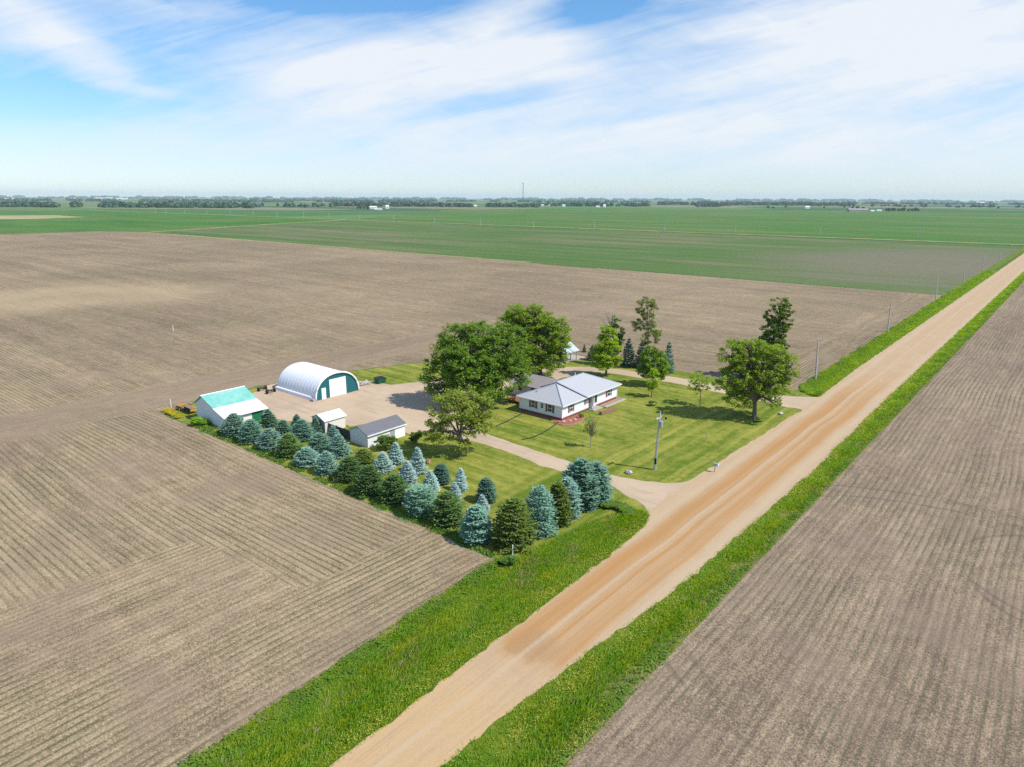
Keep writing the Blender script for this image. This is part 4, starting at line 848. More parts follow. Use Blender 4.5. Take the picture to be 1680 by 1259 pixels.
for shp, r in (('cone', 1.9), ('dome', 2.3), ('globe', 2.3), ('column', 1.5)):
    SP[shp] = [spruce_mesh(100 + 7 * i + len(shp), shp, 5.0, r) for i in range(5)]
SPR = {'cone': 1.9, 'dome': 2.3, 'globe': 2.3, 'column': 1.5}
trunk_me = MB().tube([(0, 0, -.2), (0, 0, 2), (0, 0, 4.7)], [.14, .09, .02], 8).mesh('trunk', M['bark'])
COL = {'teal': (0.125, 0.225, 0.165), 'blue': (0.175, 0.285, 0.245), 'frost': (0.275, 0.370, 0.370), 'green': (0.095, 0.160, 0.045), 'dark': (0.066, 0.118, 0.034), 'olive': (0.100, 0.140, 0.028), 'deep': (0.085, 0.165, 0.120), 'teal2': (0.145, 0.255, 0.190)}
spr = [  # top x, y, bottom x, y, width in photo pixels, shape, colour, label
 (389, 678, 386, 719, 39, 'dome', 'teal', 'green blue spruce nearest the barn wall, first of the field edge row'),
 (417, 688, 414, 730, 40, 'dome', 'teal', 'broad green blue spruce second along the field edge from the barn'),
 (441, 672, 441, 703, 30, 'cone', 'deep', 'dark blue spruce standing right in front of the green barn door'),
 (444, 703, 444, 741, 38, 'dome', 'blue', 'grey blue spruce third along the field edge from the barn'),
 (466, 689, 466, 716, 30, 'cone', 'deep', 'dark blue spruce behind the grey blue one, middle of the clump'),
 (488, 680, 488, 706, 22, 'cone', 'deep', 'small dark spruce peeking over the clump toward the hoop barn'),
 (491, 689, 497, 726, 36, 'dome', 'teal', 'tall teal spruce just behind the dark green tree near the barn'),
 (476, 711, 476, 754, 41, 'dome', 'green', 'bright green spruce among blue ones, fourth along the field edge'),
 (516, 684, 519, 714, 22, 'cone', 'teal', 'slender blue spruce beside the shade-grey end wall of the small shed'),
 (546, 699, 547, 724, 25, 'cone', 'blue', 'small blue spruce in front of the dark board fence'),
 (526, 711, 525, 746, 38, 'dome', 'teal', 'wide teal spruce in the middle row below the board fence'),
 (550, 713, 557, 753, 38, 'cone', 'blue', 'tall blue spruce left of the grey roofed shed'),
 (506, 734, 504, 768, 38, 'dome', 'blue', 'pale blue rounded spruce on the field edge with weeds at its foot'),
 (538, 741, 537, 781, 36, 'dome', 'blue', 'steel blue spruce on the field edge left of the dark green trio'),
 (593, 737, 597, 767, 35, 'dome', 'olive', 'low yellow green spruce below the gable of the grey roofed shed'),
 (575, 750, 574, 793, 44, 'dome', 'dark', 'dark green spruce, leftmost of the three on the field edge'),
 (608, 764, 607, 816, 48, 'dome', 'dark', 'dark green spruce in the middle of the three on the field edge'),
 (650, 779, 648, 829, 48, 'dome', 'dark', 'dark green spreading spruce, rightmost of the three on the field edge'),
 (625, 742, 629, 778, 34, 'cone', 'frost', 'frosty silver spruce nearest the dark green trio'),
 (648, 726, 650, 764, 27, 'cone', 'frost', 'frosty silver spruce next to the rounded bush by the shed'),
 (665, 757, 669, 796, 32, 'cone', 'frost', 'frosty silver spruce standing above the rightmost dark green tree'),
 (683, 734, 686, 779, 29, 'cone', 'frost', 'tallest frosty silver spruce, with a pink boulder behind it'),
 (704, 773, 707, 811, 30, 'cone', 'frost', 'frosty silver spruce directly behind the round teal globe spruce'),
 (722, 761, 724, 796, 25, 'column', 'deep', 'dark teal narrow spruce at the left on the open lawn'),
 (753, 768, 756, 808, 23, 'cone', 'frost', 'slim frosty spruce alone in the middle of the lawn row'),
 (743, 792, 746, 822, 24, 'cone', 'frost', 'small frosty spruce just behind the rounded green spruce'),
 (691, 800, 690, 848, 47, 'globe', 'teal2', 'round globe shaped teal spruce on the field edge'),
 (735, 807, 735, 866, 55, 'dome', 'green', 'plump mid green spruce between the globe and the tall teal one'),
 (800, 784, 798, 827, 28, 'column', 'deep', 'dark teal narrow spruce at the right on the open lawn'),
 (791, 812, 791, 845, 26, 'cone', 'frost', 'frosty spruce mostly hidden behind the teal corner spruce'),
 (783, 830, 782, 894, 43, 'column', 'teal2', 'teal columnar spruce at the corner of the brown field'),
 (846, 818, 843, 902, 72, 'dome', 'olive', 'big olive green spruce above the white marker post'),
 (873, 797, 884, 882, 58, 'dome', 'teal', 'large round topped teal spruce right of the olive one'),
 (900, 790, 915, 865, 38, 'column', 'olive', 'narrow olive green spruce squeezed between two teal ones'),
 (918, 783, 930, 855, 38, 'column', 'blue', 'blue spruce left of the tallest tree by the driveway'),
 (942, 753, 952, 838, 56, 'column', 'teal', 'tallest teal spruce of the row along the driveway end'),
 (965, 757, 978, 829, 42, 'column', 'teal', 'last teal spruce of the row, right beside the driveway'),
 (1031, 556, 1030, 605, 25, 'cone', 'deep', 'dark blue spruce just right of the bright maple beyond the house'),
 (1054, 559, 1052, 607, 25, 'cone', 'deep', 'dark blue spruce at the foot of the tall wispy poplar'),
 (1092, 561, 1095, 615, 22, 'cone', 'deep', 'slim dark blue spruce right of the round maple'),
 (974, 566, 972, 594, 20, 'cone', 'deep', 'small dark blue spruce half hidden left of the bright maple'),
 (958.5, 565, 958.5, 579, 7, 'cone', 'dark', 'tiny conifer sapling on the field edge right of the shelter'),
]
for i, (tx, ty, bx_, by_, wpx, shp, col, lb) in enumerate(spr):
    base = G(bx_, by_ - 0.15 * wpx); tp3 = standing(tx, ty, base); hgt = float(tp3[2]); wd = wpx * mpp(base) * 1.17
    me = SP[shp][(i * 7 + 3) % 5]; sx = wd / (2 * SPR[shp]) ; sz = hgt / 5.0
    t = thing('spruce_tree', lb, 'spruce', (base[0], base[1], 0), rz=0, group='spruces on the farmstead')
    c = link('crown', me, t); c.scale = (sx, sx, sz); c.rotation_euler = (0, 0, random.uniform(0, 6.28))
    k = COL[col]; j = random.uniform(.88, 1.14) * 1.62; c.color = (k[0] * j, k[1] * j, k[2] * j * random.uniform(.93, 1.07), 1)
    tr = link('trunk', trunk_me, t); tr.scale = (max(.4, sx), max(.4, sx), sz)

# ------------------------------------------------------------------ broadleaf trees
def broadleaf(name, label, cat, base_px, lobes, col, nclump, perclump, leaf=0.30, trunk_r=0.3, clump_r=0.8, bark='bark', group=None, droop=0.0, thin=0.0, bare=None, fork=0.35, limb=0.45, seed=1, up=0.0, base_xy=None):
    """lobes: (photo x, photo y, half width px, half height px, metres nearer(-)/farther(+)) - each a volume of the crown at its real size"""
    g = np.random.default_rng(seed); base = G(*base_px) if base_xy is None else np.array((*base_xy, 0.0))
    vh = np.array([base[0], base[1], 0]) / math.hypot(base[0], base[1]); rh = np.array([vh[1], -vh[0], 0])
    LB = []
    for (lx, ly, rx_, ry_, off) in lobes:
        c = standing(lx, ly, base + vh * off); k = mpp(c); LB.append((c - base, rx_ * k, ry_ * k * 1.03))
    t = thing(name, label, cat, (base[0], base[1], 0), group=group)
    vol = np.array([l[1] ** 2 * l[2] for l in LB]); vol = vol ** .8 / (vol ** .8).sum(); CL = []; CI = []
    ks = g.choice(len(LB), nclump, p=vol)
    for k in ks:
        for _ in range(20):
            d = g.normal(0, 1, 3); d /= np.linalg.norm(d); rad = g.uniform(.25, 1) ** .45
            q = LB[k][0] + (rh * d[0] + vh * d[1]) * LB[k][1] * rad + np.array([0, 0, d[2]]) * LB[k][2] * rad
            if q[2] > .4: break
        CL.append(q); CI.append(k)
    CL = np.array(CL); top = max(l[0][2] + l[2] for l in LB)
    # leaves
    n = nclump * perclump; ci = np.repeat(np.arange(nclump), perclump)
    cs = (clump_r * g.uniform(.6, 1.3, nclump))[ci]
    P = g.normal(0, 1, (n, 3)); P /= np.linalg.norm(P, axis=1)[:, None]; P *= (g.uniform(.1, 1, n) ** .5)[:, None]
    P = CL[ci] + P * cs[:, None] * np.array([1, 1, .62]); P[:, 2] -= droop * cs * g.uniform(0, 1, n)
    az = g.uniform(0, 6.28, n); el = g.uniform(-.7, .6, n) - droop * .4 + up
    D = np.c_[np.cos(az) * np.cos(el), np.sin(az) * np.cos(el), np.sin(el)]; W = np.cross(D, g.normal(0, 1, (n, 3)) * .6 + np.array([0, 0, 1])); W /= np.linalg.norm(W, axis=1)[:, None] + 1e-6
    ln = (leaf * g.uniform(.6, 1.35, n))[:, None]; wd = ln * g.uniform(.28, .45, n)[:, None]
    V = np.stack([P - D * ln * .5, P + W * wd, P + D * ln * .5, P - W * wd], 1); V[..., 2] = np.maximum(V[..., 2], .1)
    cr_ = link('crown', fastmesh('crown', V.reshape(-1, 3), np.arange(4 * n).reshape(-1, 4), M['leaves']), t); cr_.color = (min(.6, col[0] * 3.3), min(.6, col[1] * 2.9), col[2] * 1.8, 1)
    # trunk and limbs
    tm = MB(); cen = np.average([l[0] for l in LB], axis=0, weights=vol); fz = top * fork
    fp = np.array([cen[0] * .25, cen[1] * .25, fz]); wob = g.normal(0, trunk_r * .3, 3) * (1, 1, 0)
    tm.tube([(0, 0, -.3), (0, 0, .15), tuple(fp * .5 + wob), tuple(fp)], [trunk_r * 1.5, trunk_r * 1.1, trunk_r * .95, trunk_r * .8], 9)
    lm = MB()
    for k, (c, rw, rhh) in enumerate(LB):
        m1 = fp * .55 + c * .45 + np.array([0, 0, .06 * top]) + g.normal(0, .15 * rw, 3) * (1, 1, .4); e = c + np.array([0, 0, rhh * .25]); r0 = trunk_r * limb * min(1.2, rw / 2.5 + .35)
        lm.tube([tuple(fp - (0, 0, trunk_r * .5)), tuple(fp * .75 + m1 * .25), tuple(m1), tuple(c), tuple(e)], [r0 * 1.3, r0 * 1.1, r0 * .85, r0 * .5, r0 * .25], 6)
        own = CL[np.array(CI) == k]; own = own[g.permutation(len(own))[:16]]
        for q in own:
            u = g.uniform(.3, 1); s0 = m1 * (1 - u) + c * u; mid = s0 * .5 + q * .5 + np.array([0, 0, .15 * rw]) + g.normal(0, .08 * rw, 3)
            lm.tube([tuple(s0), tuple(mid), tuple(q)], [r0 * .42, r0 * .26, r0 * .08], 5)
    if bare:
        for (ax, ay) in bare:
            e = standing(ax, ay, base) - base; s0 = fp + (e - fp) * .1
            for w in range(3):
                q = e + g.normal(0, .5, 3); lm.tube([tuple(s0), tuple(s0 * .4 + q * .6 + g.normal(0, .25, 3)), tuple(q)], [.09, .05, .015], 5)
    tr = tm.build('trunk', M[bark], t, local=True, smooth=True)
    lm.build('branches', M[bark], tr, local=True, smooth=True)
    return t
BL = broadleaf
BL('elm_tree', 'pale green airy tree with bare lower trunk standing between driveway and spruces', 'tree', (755, 749), [(752, 668, 36, 30, 0), (722, 676, 26, 28, -.5), (788, 668, 24, 26, .5), (745, 652, 24, 14, 1), (716, 710, 22, 18, -1), (780, 704, 24, 18, 0), (795, 690, 18, 16, 1), (770, 650, 20, 12, 0), (735, 712, 24, 14, 1.5), (762, 730, 14, 9, -1)], (0.096, 0.132, 0.042), 260, 58, .27, .26, .62, droop=.35, seed=11, fork=.3)
BL('maple_tree', 'huge dark green spreading tree hiding the yard, left of its lighter twin', 'tree', (784, 664), [(775, 585, 52, 40, 0), (738, 590, 34, 34, -1), (742, 556, 28, 24, 1), (790, 548, 36, 22, 1), (822, 580, 36, 36, .5), (725, 622, 28, 22, -2), (775, 622, 42, 24, -2), (825, 620, 38, 24, -1), (715, 640, 20, 14, -2), (850, 590, 24, 30, 2), (760, 535, 22, 10, 0), (708, 600, 14, 12, -1), (800, 600, 40, 36, 0), (825, 550, 26, 20, 1), (755, 605, 36, 30, -2), (740, 640, 26, 14, -2), (800, 638, 34, 14, -2), (848, 560, 20, 26, 1), (860, 615, 16, 20, 0), (700, 628, 12, 14, -1)], (0.060, 0.112, 0.022), 900, 62, .34, .5, .85, seed=12, fork=.3)
BL('maple_tree', 'big bright green tree rising behind the house, taller than its dark neighbour', 'tree', (886, 618), [(880, 560, 40, 40, 0), (850, 522, 28, 22, 1), (880, 530, 34, 24, 0), (910, 545, 26, 30, -1), (918, 570, 18, 26, 0), (905, 592, 26, 22, -1), (845, 545, 22, 26, 1), (862, 590, 26, 26, 1), (838, 570, 26, 30, 0), (862, 545, 26, 24, 0), (845, 590, 24, 24, -1), (832, 535, 20, 20, 0), (870, 515, 26, 16, 0), (900, 560, 24, 30, 1), (925, 560, 12, 22, 0), (845, 510, 16, 10, 1), (890, 605, 22, 10, -2)], (0.080, 0.132, 0.020), 820, 62, .34, .45, .8, seed=13, fork=.32)
BL('elm_tree', 'wide green elm on the lawn corner by the far driveway', 'tree', (1237, 687), [(1225, 595, 34, 30, 0), (1200, 585, 26, 26, -1), (1262, 598, 34, 30, 1), (1240, 575, 40, 20, 0), (1290, 605, 20, 24, .5), (1196, 628, 26, 16, -2), (1230, 640, 30, 14, 2), (1270, 632, 28, 18, -1), (1192, 645, 14, 12, -2), (1270, 658, 18, 9, -2), (1215, 565, 24, 10, 0), (1292, 625, 16, 16, 1), (1278, 590, 22, 20, -1), (1215, 615, 30, 22, 0), (1250, 622, 30, 20, -1.5), (1205, 650, 16, 14, -1), (1212, 640, 20, 16, 1.5), (1262, 648, 24, 14, 1.5), (1282, 645, 14, 14, 0), (1185, 615, 14, 16, 0), (1300, 600, 10, 18, 0), (1282, 580, 20, 16, 1), (1258, 572, 24, 16, 1), (1225, 568, 30, 14, 0), (1270, 662, 16, 10, -2), (1222, 660, 14, 8, 2)], (0.088, 0.142, 0.026), 520, 58, .29, .36, .66, droop=.3, seed=14, fork=.22, limb=.42)
BL('poplar_tree', 'dark leaning poplar rising behind the wide elm', 'tree', (1259, 622), [(1281, 497, 16, 10, 0), (1286, 511, 16, 14, 0), (1273, 520, 19, 16, 0), (1267, 537, 19, 16, 0), (1272, 552, 17, 14, 0), (1262, 566, 15, 12, 0), (1270, 580, 14, 12, 0), (1288, 528, 11, 13, 0), (1256, 562, 16, 14, 0), (1279, 566, 15, 13, 0), (1268, 572, 18, 12, -1), (1262, 596, 15, 16, 0), (1282, 545, 12, 12, 0), (1290, 505, 9, 9, 0)], (0.046, 0.090, 0.022), 330, 58, .30, .25, .50, seed=15, fork=.45, limb=.35)
BL('maple_tree', 'bright green oval maple at the bend of the far driveway', 'tree', (994, 617.5), [(995, 575, 20, 26, 0), (990, 590, 20, 17, -.5), (998, 552, 14, 15, 0), (1008, 585, 13, 18, .5), (984, 580, 12, 16, 0), (995, 540, 8, 7, 0)], (0.108, 0.172, 0.018), 250, 62, .32, .22, .62, seed=16, fork=.3)
BL('maple_tree', 'dark green round maple behind the little tree on the lawn', 'tree', (1071, 633), [(1071, 595, 22, 24, 0), (1080, 605, 17, 20, .5), (1060, 605, 14, 16, -.5), (1068, 577, 12, 10, 0), (1086, 612, 11, 10, 0), (1054, 613, 8, 8, 0)], (0.068, 0.124, 0.022), 230, 60, .30, .2, .6, seed=17, fork=.25)
BL('maple_tree', 'little bright green tree on the lawn in front of the round maple', 'tree', (1069, 651.5), [(1070, 622, 12, 17, 0), (1071, 634, 10, 9, 0), (1072, 608, 6, 8, 0)], (0.115, 0.180, 0.020), 62, 54, .24, .09, .42, seed=18, fork=.35)
BL('locust_tree', 'light umbrella shaped young tree left of the wide elm', 'tree', (1148.5, 665), [(1148, 623, 19, 11, 0), (1138, 632, 10, 9, 0), (1157, 630, 11, 9, 0), (1149, 643, 9, 9, 0)], (0.095, 0.160, 0.030), 60, 40, .22, .09, .4, droop=.3, seed=19, fork=.4)
BL('willow_sapling', 'thin half bare sapling on the front lawn before the house', 'tree', (969, 734.5), [(973, 690, 9, 12, 0), (966, 702, 8, 9, 0), (976, 706, 7, 8, 0), (962, 710, 5, 7, 0)], (0.120, 0.145, 0.055), 46, 20, .17, .07, .34, seed=20, fork=.3, up=.5, bark='bark_pale', bare=[(968, 680), (978, 682), (984, 700), (960, 694)])
BL('poplar_tree', 'tall thin poplar with pale trunk and ragged grey green tufts', 'tree', (1061, 606), [(1060, 496, 14, 9, 0), (1052, 508, 8, 9, 0), (1073, 508, 8, 10, 0), (1066, 520, 9, 8, 0), (1050, 533, 14, 9, 0), (1068, 533, 10, 9, 0), (1046, 537, 8, 6, 0), (1072, 553, 12, 12, 0), (1056, 556, 10, 10, 0), (1078, 545, 7, 6, 0), (1056, 522, 7, 8, 0)], (0.080, 0.112, 0.052), 170, 46, .27, .2, .46, seed=21, fork=.55, bark='bark_pale', limb=.4, up=.3)
BL('poplar_tree', 'shorter poplar with dead bare twigs on top behind the bright maple', 'tree', (1011, 600), [(1008, 528, 9, 10, 0), (1005, 540, 9, 9, 0), (1019, 545, 7, 9, 0), (1014, 560, 9, 10, 0), (1020, 552, 6, 7, 0), (1012, 575, 9, 12, 0)], (0.055, 0.100, 0.035), 80, 52, .28, .17, .5, seed=22, fork=.5, bark='bark_pale', bare=[(991, 505), (1004, 500), (985, 522), (996, 530), (1001, 512)], up=.3)
BL('shrub', 'wide rounded dark green bush against the grey roofed shed', 'bush', (633, 738), [(625, 727, 11, 9, 0), (638, 725, 13, 10, 0), (632, 722, 12, 7, 0), (646, 728, 8, 7, 0)], (0.055, 0.100, 0.040), 80, 60, .2, .06, .36, seed=23, fork=.15)
BL('shrub', 'small dark ball shaped bush between shed and pale airy tree', 'bush', (682, 727), [(682, 715, 9, 8, 0), (687, 712, 6, 6, 0), (677, 718, 6, 6, 0)], (0.040, 0.082, 0.028), 44, 60, .2, .06, .34, seed=24, fork=.3)
BL('shrub', 'bright green low shrub growing against the end wall of the barn', 'bush', (329, 698), [(322, 692, 8, 6, 0), (333, 694, 9, 6, 0), (342, 697, 7, 5, 0), (326, 690, 8, 5, .5)], (0.085, 0.175, 0.022), 70, 60, .22, .05, .36, seed=25, fork=.15)
BL('flowering_bush', 'small bush with white flowers under the little lawn tree', 'bush', (1070, 666), [(1070, 661.5, 6.5, 4, 0), (1066, 663, 4, 3, 0), (1074, 663, 4, 3, 0)], (0.070, 0.120, 0.050), 26, 50, .17, .04, .26, seed=26, fork=.15)
BL('shrub', 'tiny dark shrub at the door end of the flower bed', 'bush', (952, 685), [(952, 682, 4, 3, 0), (955, 683, 3, 2.5, 0)], (0.05, 0.10, 0.05), 16, 50, .14, .03, .2, seed=27, fork=.15)
BL('shrub', 'leafy weed clump at the field corner beside the marker post', 'bush', (834, 925), [(832, 922, 9, 5, 0), (841, 920, 7, 5, 0), (824, 928, 6, 4, 0)], (0.045, 0.105, 0.030), 50, 50, .2, .03, .3, seed=28, fork=.1)
g = np.random.default_rng(77); p = G(1070, 666); n = 120; th = g.uniform(0, 6.28, n); rr = g.uniform(.3, .62, n)
P = np.c_[rr * np.cos(th), rr * np.sin(th), .35 + .35 * (1 - rr)]; V = (P[:, None, :] + np.array([(-.05, -.05, 0), (.05, -.05, .02), (.05, .05, 0.03), (-.05, .05, .02)])[None]).reshape(-1, 3)
fb_ = [o for o in C.objects if o.name == 'flowering_bush'][0]; link('blossom', fastmesh('blossom', V, np.arange(4 * n).reshape(-1, 4), M['far_white']), fb_)

# ------------------------------------------------------------------ the far distance
def lumps(P, r, h, seed, sub=1):
    """many low crowns as one mesh: noisy domes of leaf faces"""
    g = np.random.default_rng(seed); V = []; n = 26
    for i in range(len(P)):
        d = g.normal(0, 1, (n, 3)); d[:, 2] = np.abs(d[:, 2]) * 1.0 - .25; d /= np.linalg.norm(d, axis=1)[:, None]
        c = P[i] + d * np.array([r[i], r[i], h[i] * .55]) * g.uniform(.6, 1, n)[:, None] + np.array([0, 0, h[i] * .45]); s = r[i] * g.uniform(.35, .65, n)
        a = np.cross(d, g.normal(0, 1, (n, 3))); a /= np.linalg.norm(a, axis=1)[:, None]; b = np.cross(d, a)
        V.append(np.stack([c - a * s[:, None], c + b * s[:, None], c + a * s[:, None], c - b * s[:, None]], 1))
    V = np.concatenate(V).reshape(-1, 3); V[:, 2] = np.maximum(V[:, 2], 0)
    return V, np.arange(len(V)).reshape(-1, 4)
g = np.random.default_rng(90); PP = []; RR_ = []; HH = []
def belt(x0, x1, yb, n, dy=1.5, hm=11, rm=7, gap=0.0):
    k = 0
    while k < n:
        x = g.uniform(x0, x1)
        if gap and math.sin(x * .045 + yb) + math.sin(x * .017 + 2 * yb) + .7 * math.sin(x * .11) < gap * 2 - 2: k += 1; continue
        y = yb + (x - 840) * 7.5 / 1680 + abs(g.normal(0, dy)) * -1; y = max(y, 327.2 + (x - 840) * 7.5 / 1680)
        p = G(x, y); p[2] = 0; PP.append(p); HH.append(hm * g.uniform(.4, 1.5)); RR_.append(rm * g.uniform(.7, 1.4)); k += 1
belt(-60, 430, 344, 560, 1.5, 13, 9, .45); belt(350, 560, 342.5, 60, 1.2, 11, 7, .9); belt(540, 900, 340.5, 360, 1.4, 12, 9, .5); belt(880, 1180, 338.5, 330, 1.3, 13, 9, .45)
belt(1080, 1400, 335.5, 420, 1.0, 14, 11, .3); belt(-60, 700, 334, 600, 1.3, 13, 13, .45); belt(400, 860, 332, 320, 1.0, 14, 12, .5); belt(700, 1250, 332, 380, .9, 14, 12, .45); belt(1250, 1700, 333, 320, .8, 13, 12, .5)
belt(1150, 1700, 337.2, 80, .7, 10, 7, .7); belt(-150, 1850, 329.2, 620, .6, 18, 30, .6); belt(-150, 1850, 328.2, 400, .3, 22, 60, .5); belt(1180, 1420, 340.2, 26, .5, 9, 6, 1.0); belt(1500, 1690, 338.0, 34, .9, 11, 7, .9)
me = fastmesh('distant_woods', *lumps(np.array(PP), np.array(RR_), np.array(HH), 91), M['far_leaves'])
tag(link('distant_woods', me), 'belts of dark trees along the far horizon', kind='stuff')
fv = [fastmesh('far_tree', *lumps(np.array([[0, 0, 0.0]] * 4) + g.normal(0, 1.6, (4, 3)) * (1, 1, .2), np.full(4, 4.2), np.full(4, 12.0), 95 + i), M['far_leaves']) for i in range(4)]
def far_tree(x, y, label, grp, s=1.0):
    p = G(x, y); o = link('far_tree', fv[random.randrange(4)], None, (p[0], p[1], 0)); o.scale = (s, s, s * random.uniform(.85, 1.15)); o.rotation_euler = (0, 0, random.uniform(0, 6)); tag(o, label, 'tree', grp)
for x in (1455, 1459, 1464, 1468, 1473, 1479, 1484, 1490, 1496, 1502, 1506): far_tree(x, 347.5 + random.uniform(-.8, .5), 'dark tree in the grove right of the long grey barn', 'grove beside the long grey barn', random.uniform(.7, 1.1))
for x in (588, 593, 598, 603): far_tree(x, 344 + random.uniform(-.6, .4), 'dark tree sheltering the white farm buildings left of the mast', 'grove beside the white far farm', random.uniform(.7, .95))
for x in (1568, 1573, 1580, 1592, 1600, 1607): far_tree(x, 341.5 + random.uniform(-.5, .5), 'dark tree around the pale farm at the right horizon', 'grove around the right horizon farm', random.uniform(.8, 1.2))
for x, y, s, lb in ((281, 335, 1.5, 'large lone dark tree above the left tree belt'), (1385, 342, .8, 'single small tree left of the long grey barn'), (1352, 342, .8, 'single small tree right of the white far house'), (1289, 341.5, .8, 'single small tree left of the white far house'), (1444, 336, 1.2, 'lone dark tree behind the long grey barn'), (1637, 343, .8, 'lone small tree near the right edge of the fields')): far_tree(x, y, lb, None, s)
def far_building(x, y, wpx, hpx, label, roofm='far_white', wallm='far_white', dp=10):
    p = G(x, y); k = mpp(p); w_ = wpx * k / 2; h_ = hpx * k; t = thing('farm_building', label, 'building', (p[0], p[1], 0))
    rh = cr * (1, 1, 0); rh = rh / np.linalg.norm(rh); fh = np.array([-rh[1], rh[0], 0])
    def q(a, b, z): return tuple(p + rh * a + fh * b + np.array([0, 0, z]))
    MB().hull([q(-w_, 0, 0), q(w_, 0, 0), q(w_, dp, 0), q(-w_, dp, 0)], [q(-w_, 0, h_ * .6), q(w_, 0, h_ * .6), q(w_, dp, h_ * .6), q(-w_, dp, h_ * .6)]).build('wall', M[wallm], t)
    MB().hull([q(-w_ * 1.05, -.5, h_ * .61), q(w_ * 1.05, -.5, h_ * .61), q(w_ * 1.05, dp + .5, h_ * .61), q(-w_ * 1.05, dp + .5, h_ * .61)], [q(-w_ * 1.05, dp * .48, h_), q(w_ * 1.05, dp * .48, h_), q(w_ * 1.05, dp * .52, h_), q(-w_ * 1.05, dp * .52, h_)]).build('roof', M[roofm], t)
for a in ((612, 343.5, 11, 5, 'white farmhouse left of the mast beside a dark grove'), (635, 343, 5, 6, 'narrow white shed just right of the far white farmhouse'), (620, 345, 12, 2.5, 'low white shed in front of the far white farmhouse'),
          (895, 338.5, 14, 2.5, 'long low white shed right of the mast'), (925, 339.5, 5, 3.5, 'small white house between the two pale farms right of the mast'), (780, 339.5, 5, 3, 'tiny white house left of the mast'), (981, 340.5, 6, 2.5, 'low white shed left of its taller white neighbour'), (992, 340.5, 4, 4.5, 'tall white silo shed beside a low white one'),
          (1325, 342.5, 7, 4, 'white far house alone in the green fields'), (1213, 336.5, 22, 2.5, 'long white shed in the right tree belt'), (1432, 347.5, 6, 2.5, 'small white shed touching the right end of the grey barn'), (1443, 347, 8, 2.5, 'white low shed between grey barn and grove'),
          (1608, 335.5, 13, 4, 'pale building behind the trees at the right horizon'), (8, 328, 10, 2.5, 'white shed at the left edge of the horizon'), (22, 328.3, 5, 2.5, 'small white shed second from the left edge'), (162, 327.5, 14, 3, 'white shed cluster, leftmost of three on the left horizon'), (178, 327, 14, 2.5, 'white shed, middle of three on the left horizon'), (200, 327.8, 18, 2.5, 'white shed, rightmost of three on the left horizon'), (120, 328, 8, 3, 'blue grey building on the left horizon')):
    far_building(*a)
far_building(1409, 347.5, 31, 5, 'long grey roofed barn far off among the green fields', 'far_grey', 'far_grey', 18)
# radio mast
p = G(858, 339); k = mpp(p); hm = 37 * k
Mt = thing('radio_mast', 'tall thin radio mast standing on the horizon', 'mast', (p[0], p[1], 0))
ms = MB(); s3 = [np.array([math.cos(a), math.sin(a), 0]) * 1.1 for a in (0, 2.09, 4.19)]
for d in s3: ms.tube([tuple(p + d), tuple(p + d + (0, 0, hm))], .42, 5)
for i in range(30):
    z = hm * i / 30
    for j in range(3): ms.tube([tuple(p + s3[j] + (0, 0, z)), tuple(p + s3[(j + 1) % 3] + (0, 0, z + hm / 30))], .2, 4)
ms.build('tower', M['far_grey'], Mt)
MB().box(p[0] - 2.2, p[0] + 2.2, p[1] - 2.2, p[1] + 2.2, hm * .96, hm * 1.0).build('antenna', M['far_grey'], Mt)
gy = MB()
for a in (.3, 2.4, 4.5): gy.tube([tuple(p + (math.cos(a) * 60, math.sin(a) * 60, 0)), tuple(p + (0, 0, hm * .9))], .10, 4)
gy.build('guy_wire', M['far_grey'], Mt)
# wind turbines
tb = []
def turbine_meshes():
    a = MB().tube([(0, 0, -1), (0, 0, 45), (0, 0, 80)], [2.2, 1.8, 1.3], 10).mesh('tower', M['far_white'])
    b = MB().box(-2, 2, -5, 5, 79, 83).mesh('nacelle', M['far_white']); bl = []
    for i in range(3):
        an = .5 + i * 2.094; d = np.array([math.cos(an), 0, math.sin(an)]); s_ = np.array([-d[2], 0, d[0]]); c = np.array([0, -6, 81]); m_ = MB()
        pr = [(0, .8), (.15, 2.0), (1, .25)]; fr_ = [tuple(c + d * 38 * u + s_ * w_ / 2) for u, w_ in pr] + [tuple(c + d * 38 * u - s_ * w_ / 2) for u, w_ in pr[::-1]]
        m_.hull([tuple(np.array(q_) + (0, .25, 0)) for q_ in fr_], fr_); bl.append(m_.mesh('blade', M['far_white']))
    return a, b, bl
ta, tbm, tbl_ = turbine_meshes()
tx = [12, 302, 466, 556, 583, 588, 612, 659, 686, 729, 757, 769, 831]
for i, x in enumerate(tx):
    yb = 327.6 + (x - 840) * 7.5 / 1680; p = G(x, yb)
    t = thing('wind_turbine', ('lone wind turbine at the left edge of the horizon' if i == 0 else '%s wind turbine from the left along the hazy horizon' % ordn[i]), 'wind turbine', (p[0], p[1], 0), rz=random.uniform(-.6, 1.2), group='wind turbines on the horizon')
    if dist(p) > 12000: t.scale = (1.25, 1.25, 1.25)
    link('tower', ta, t); link('nacelle', tbm, t)
    for b in tbl_: link('blade', b, t)

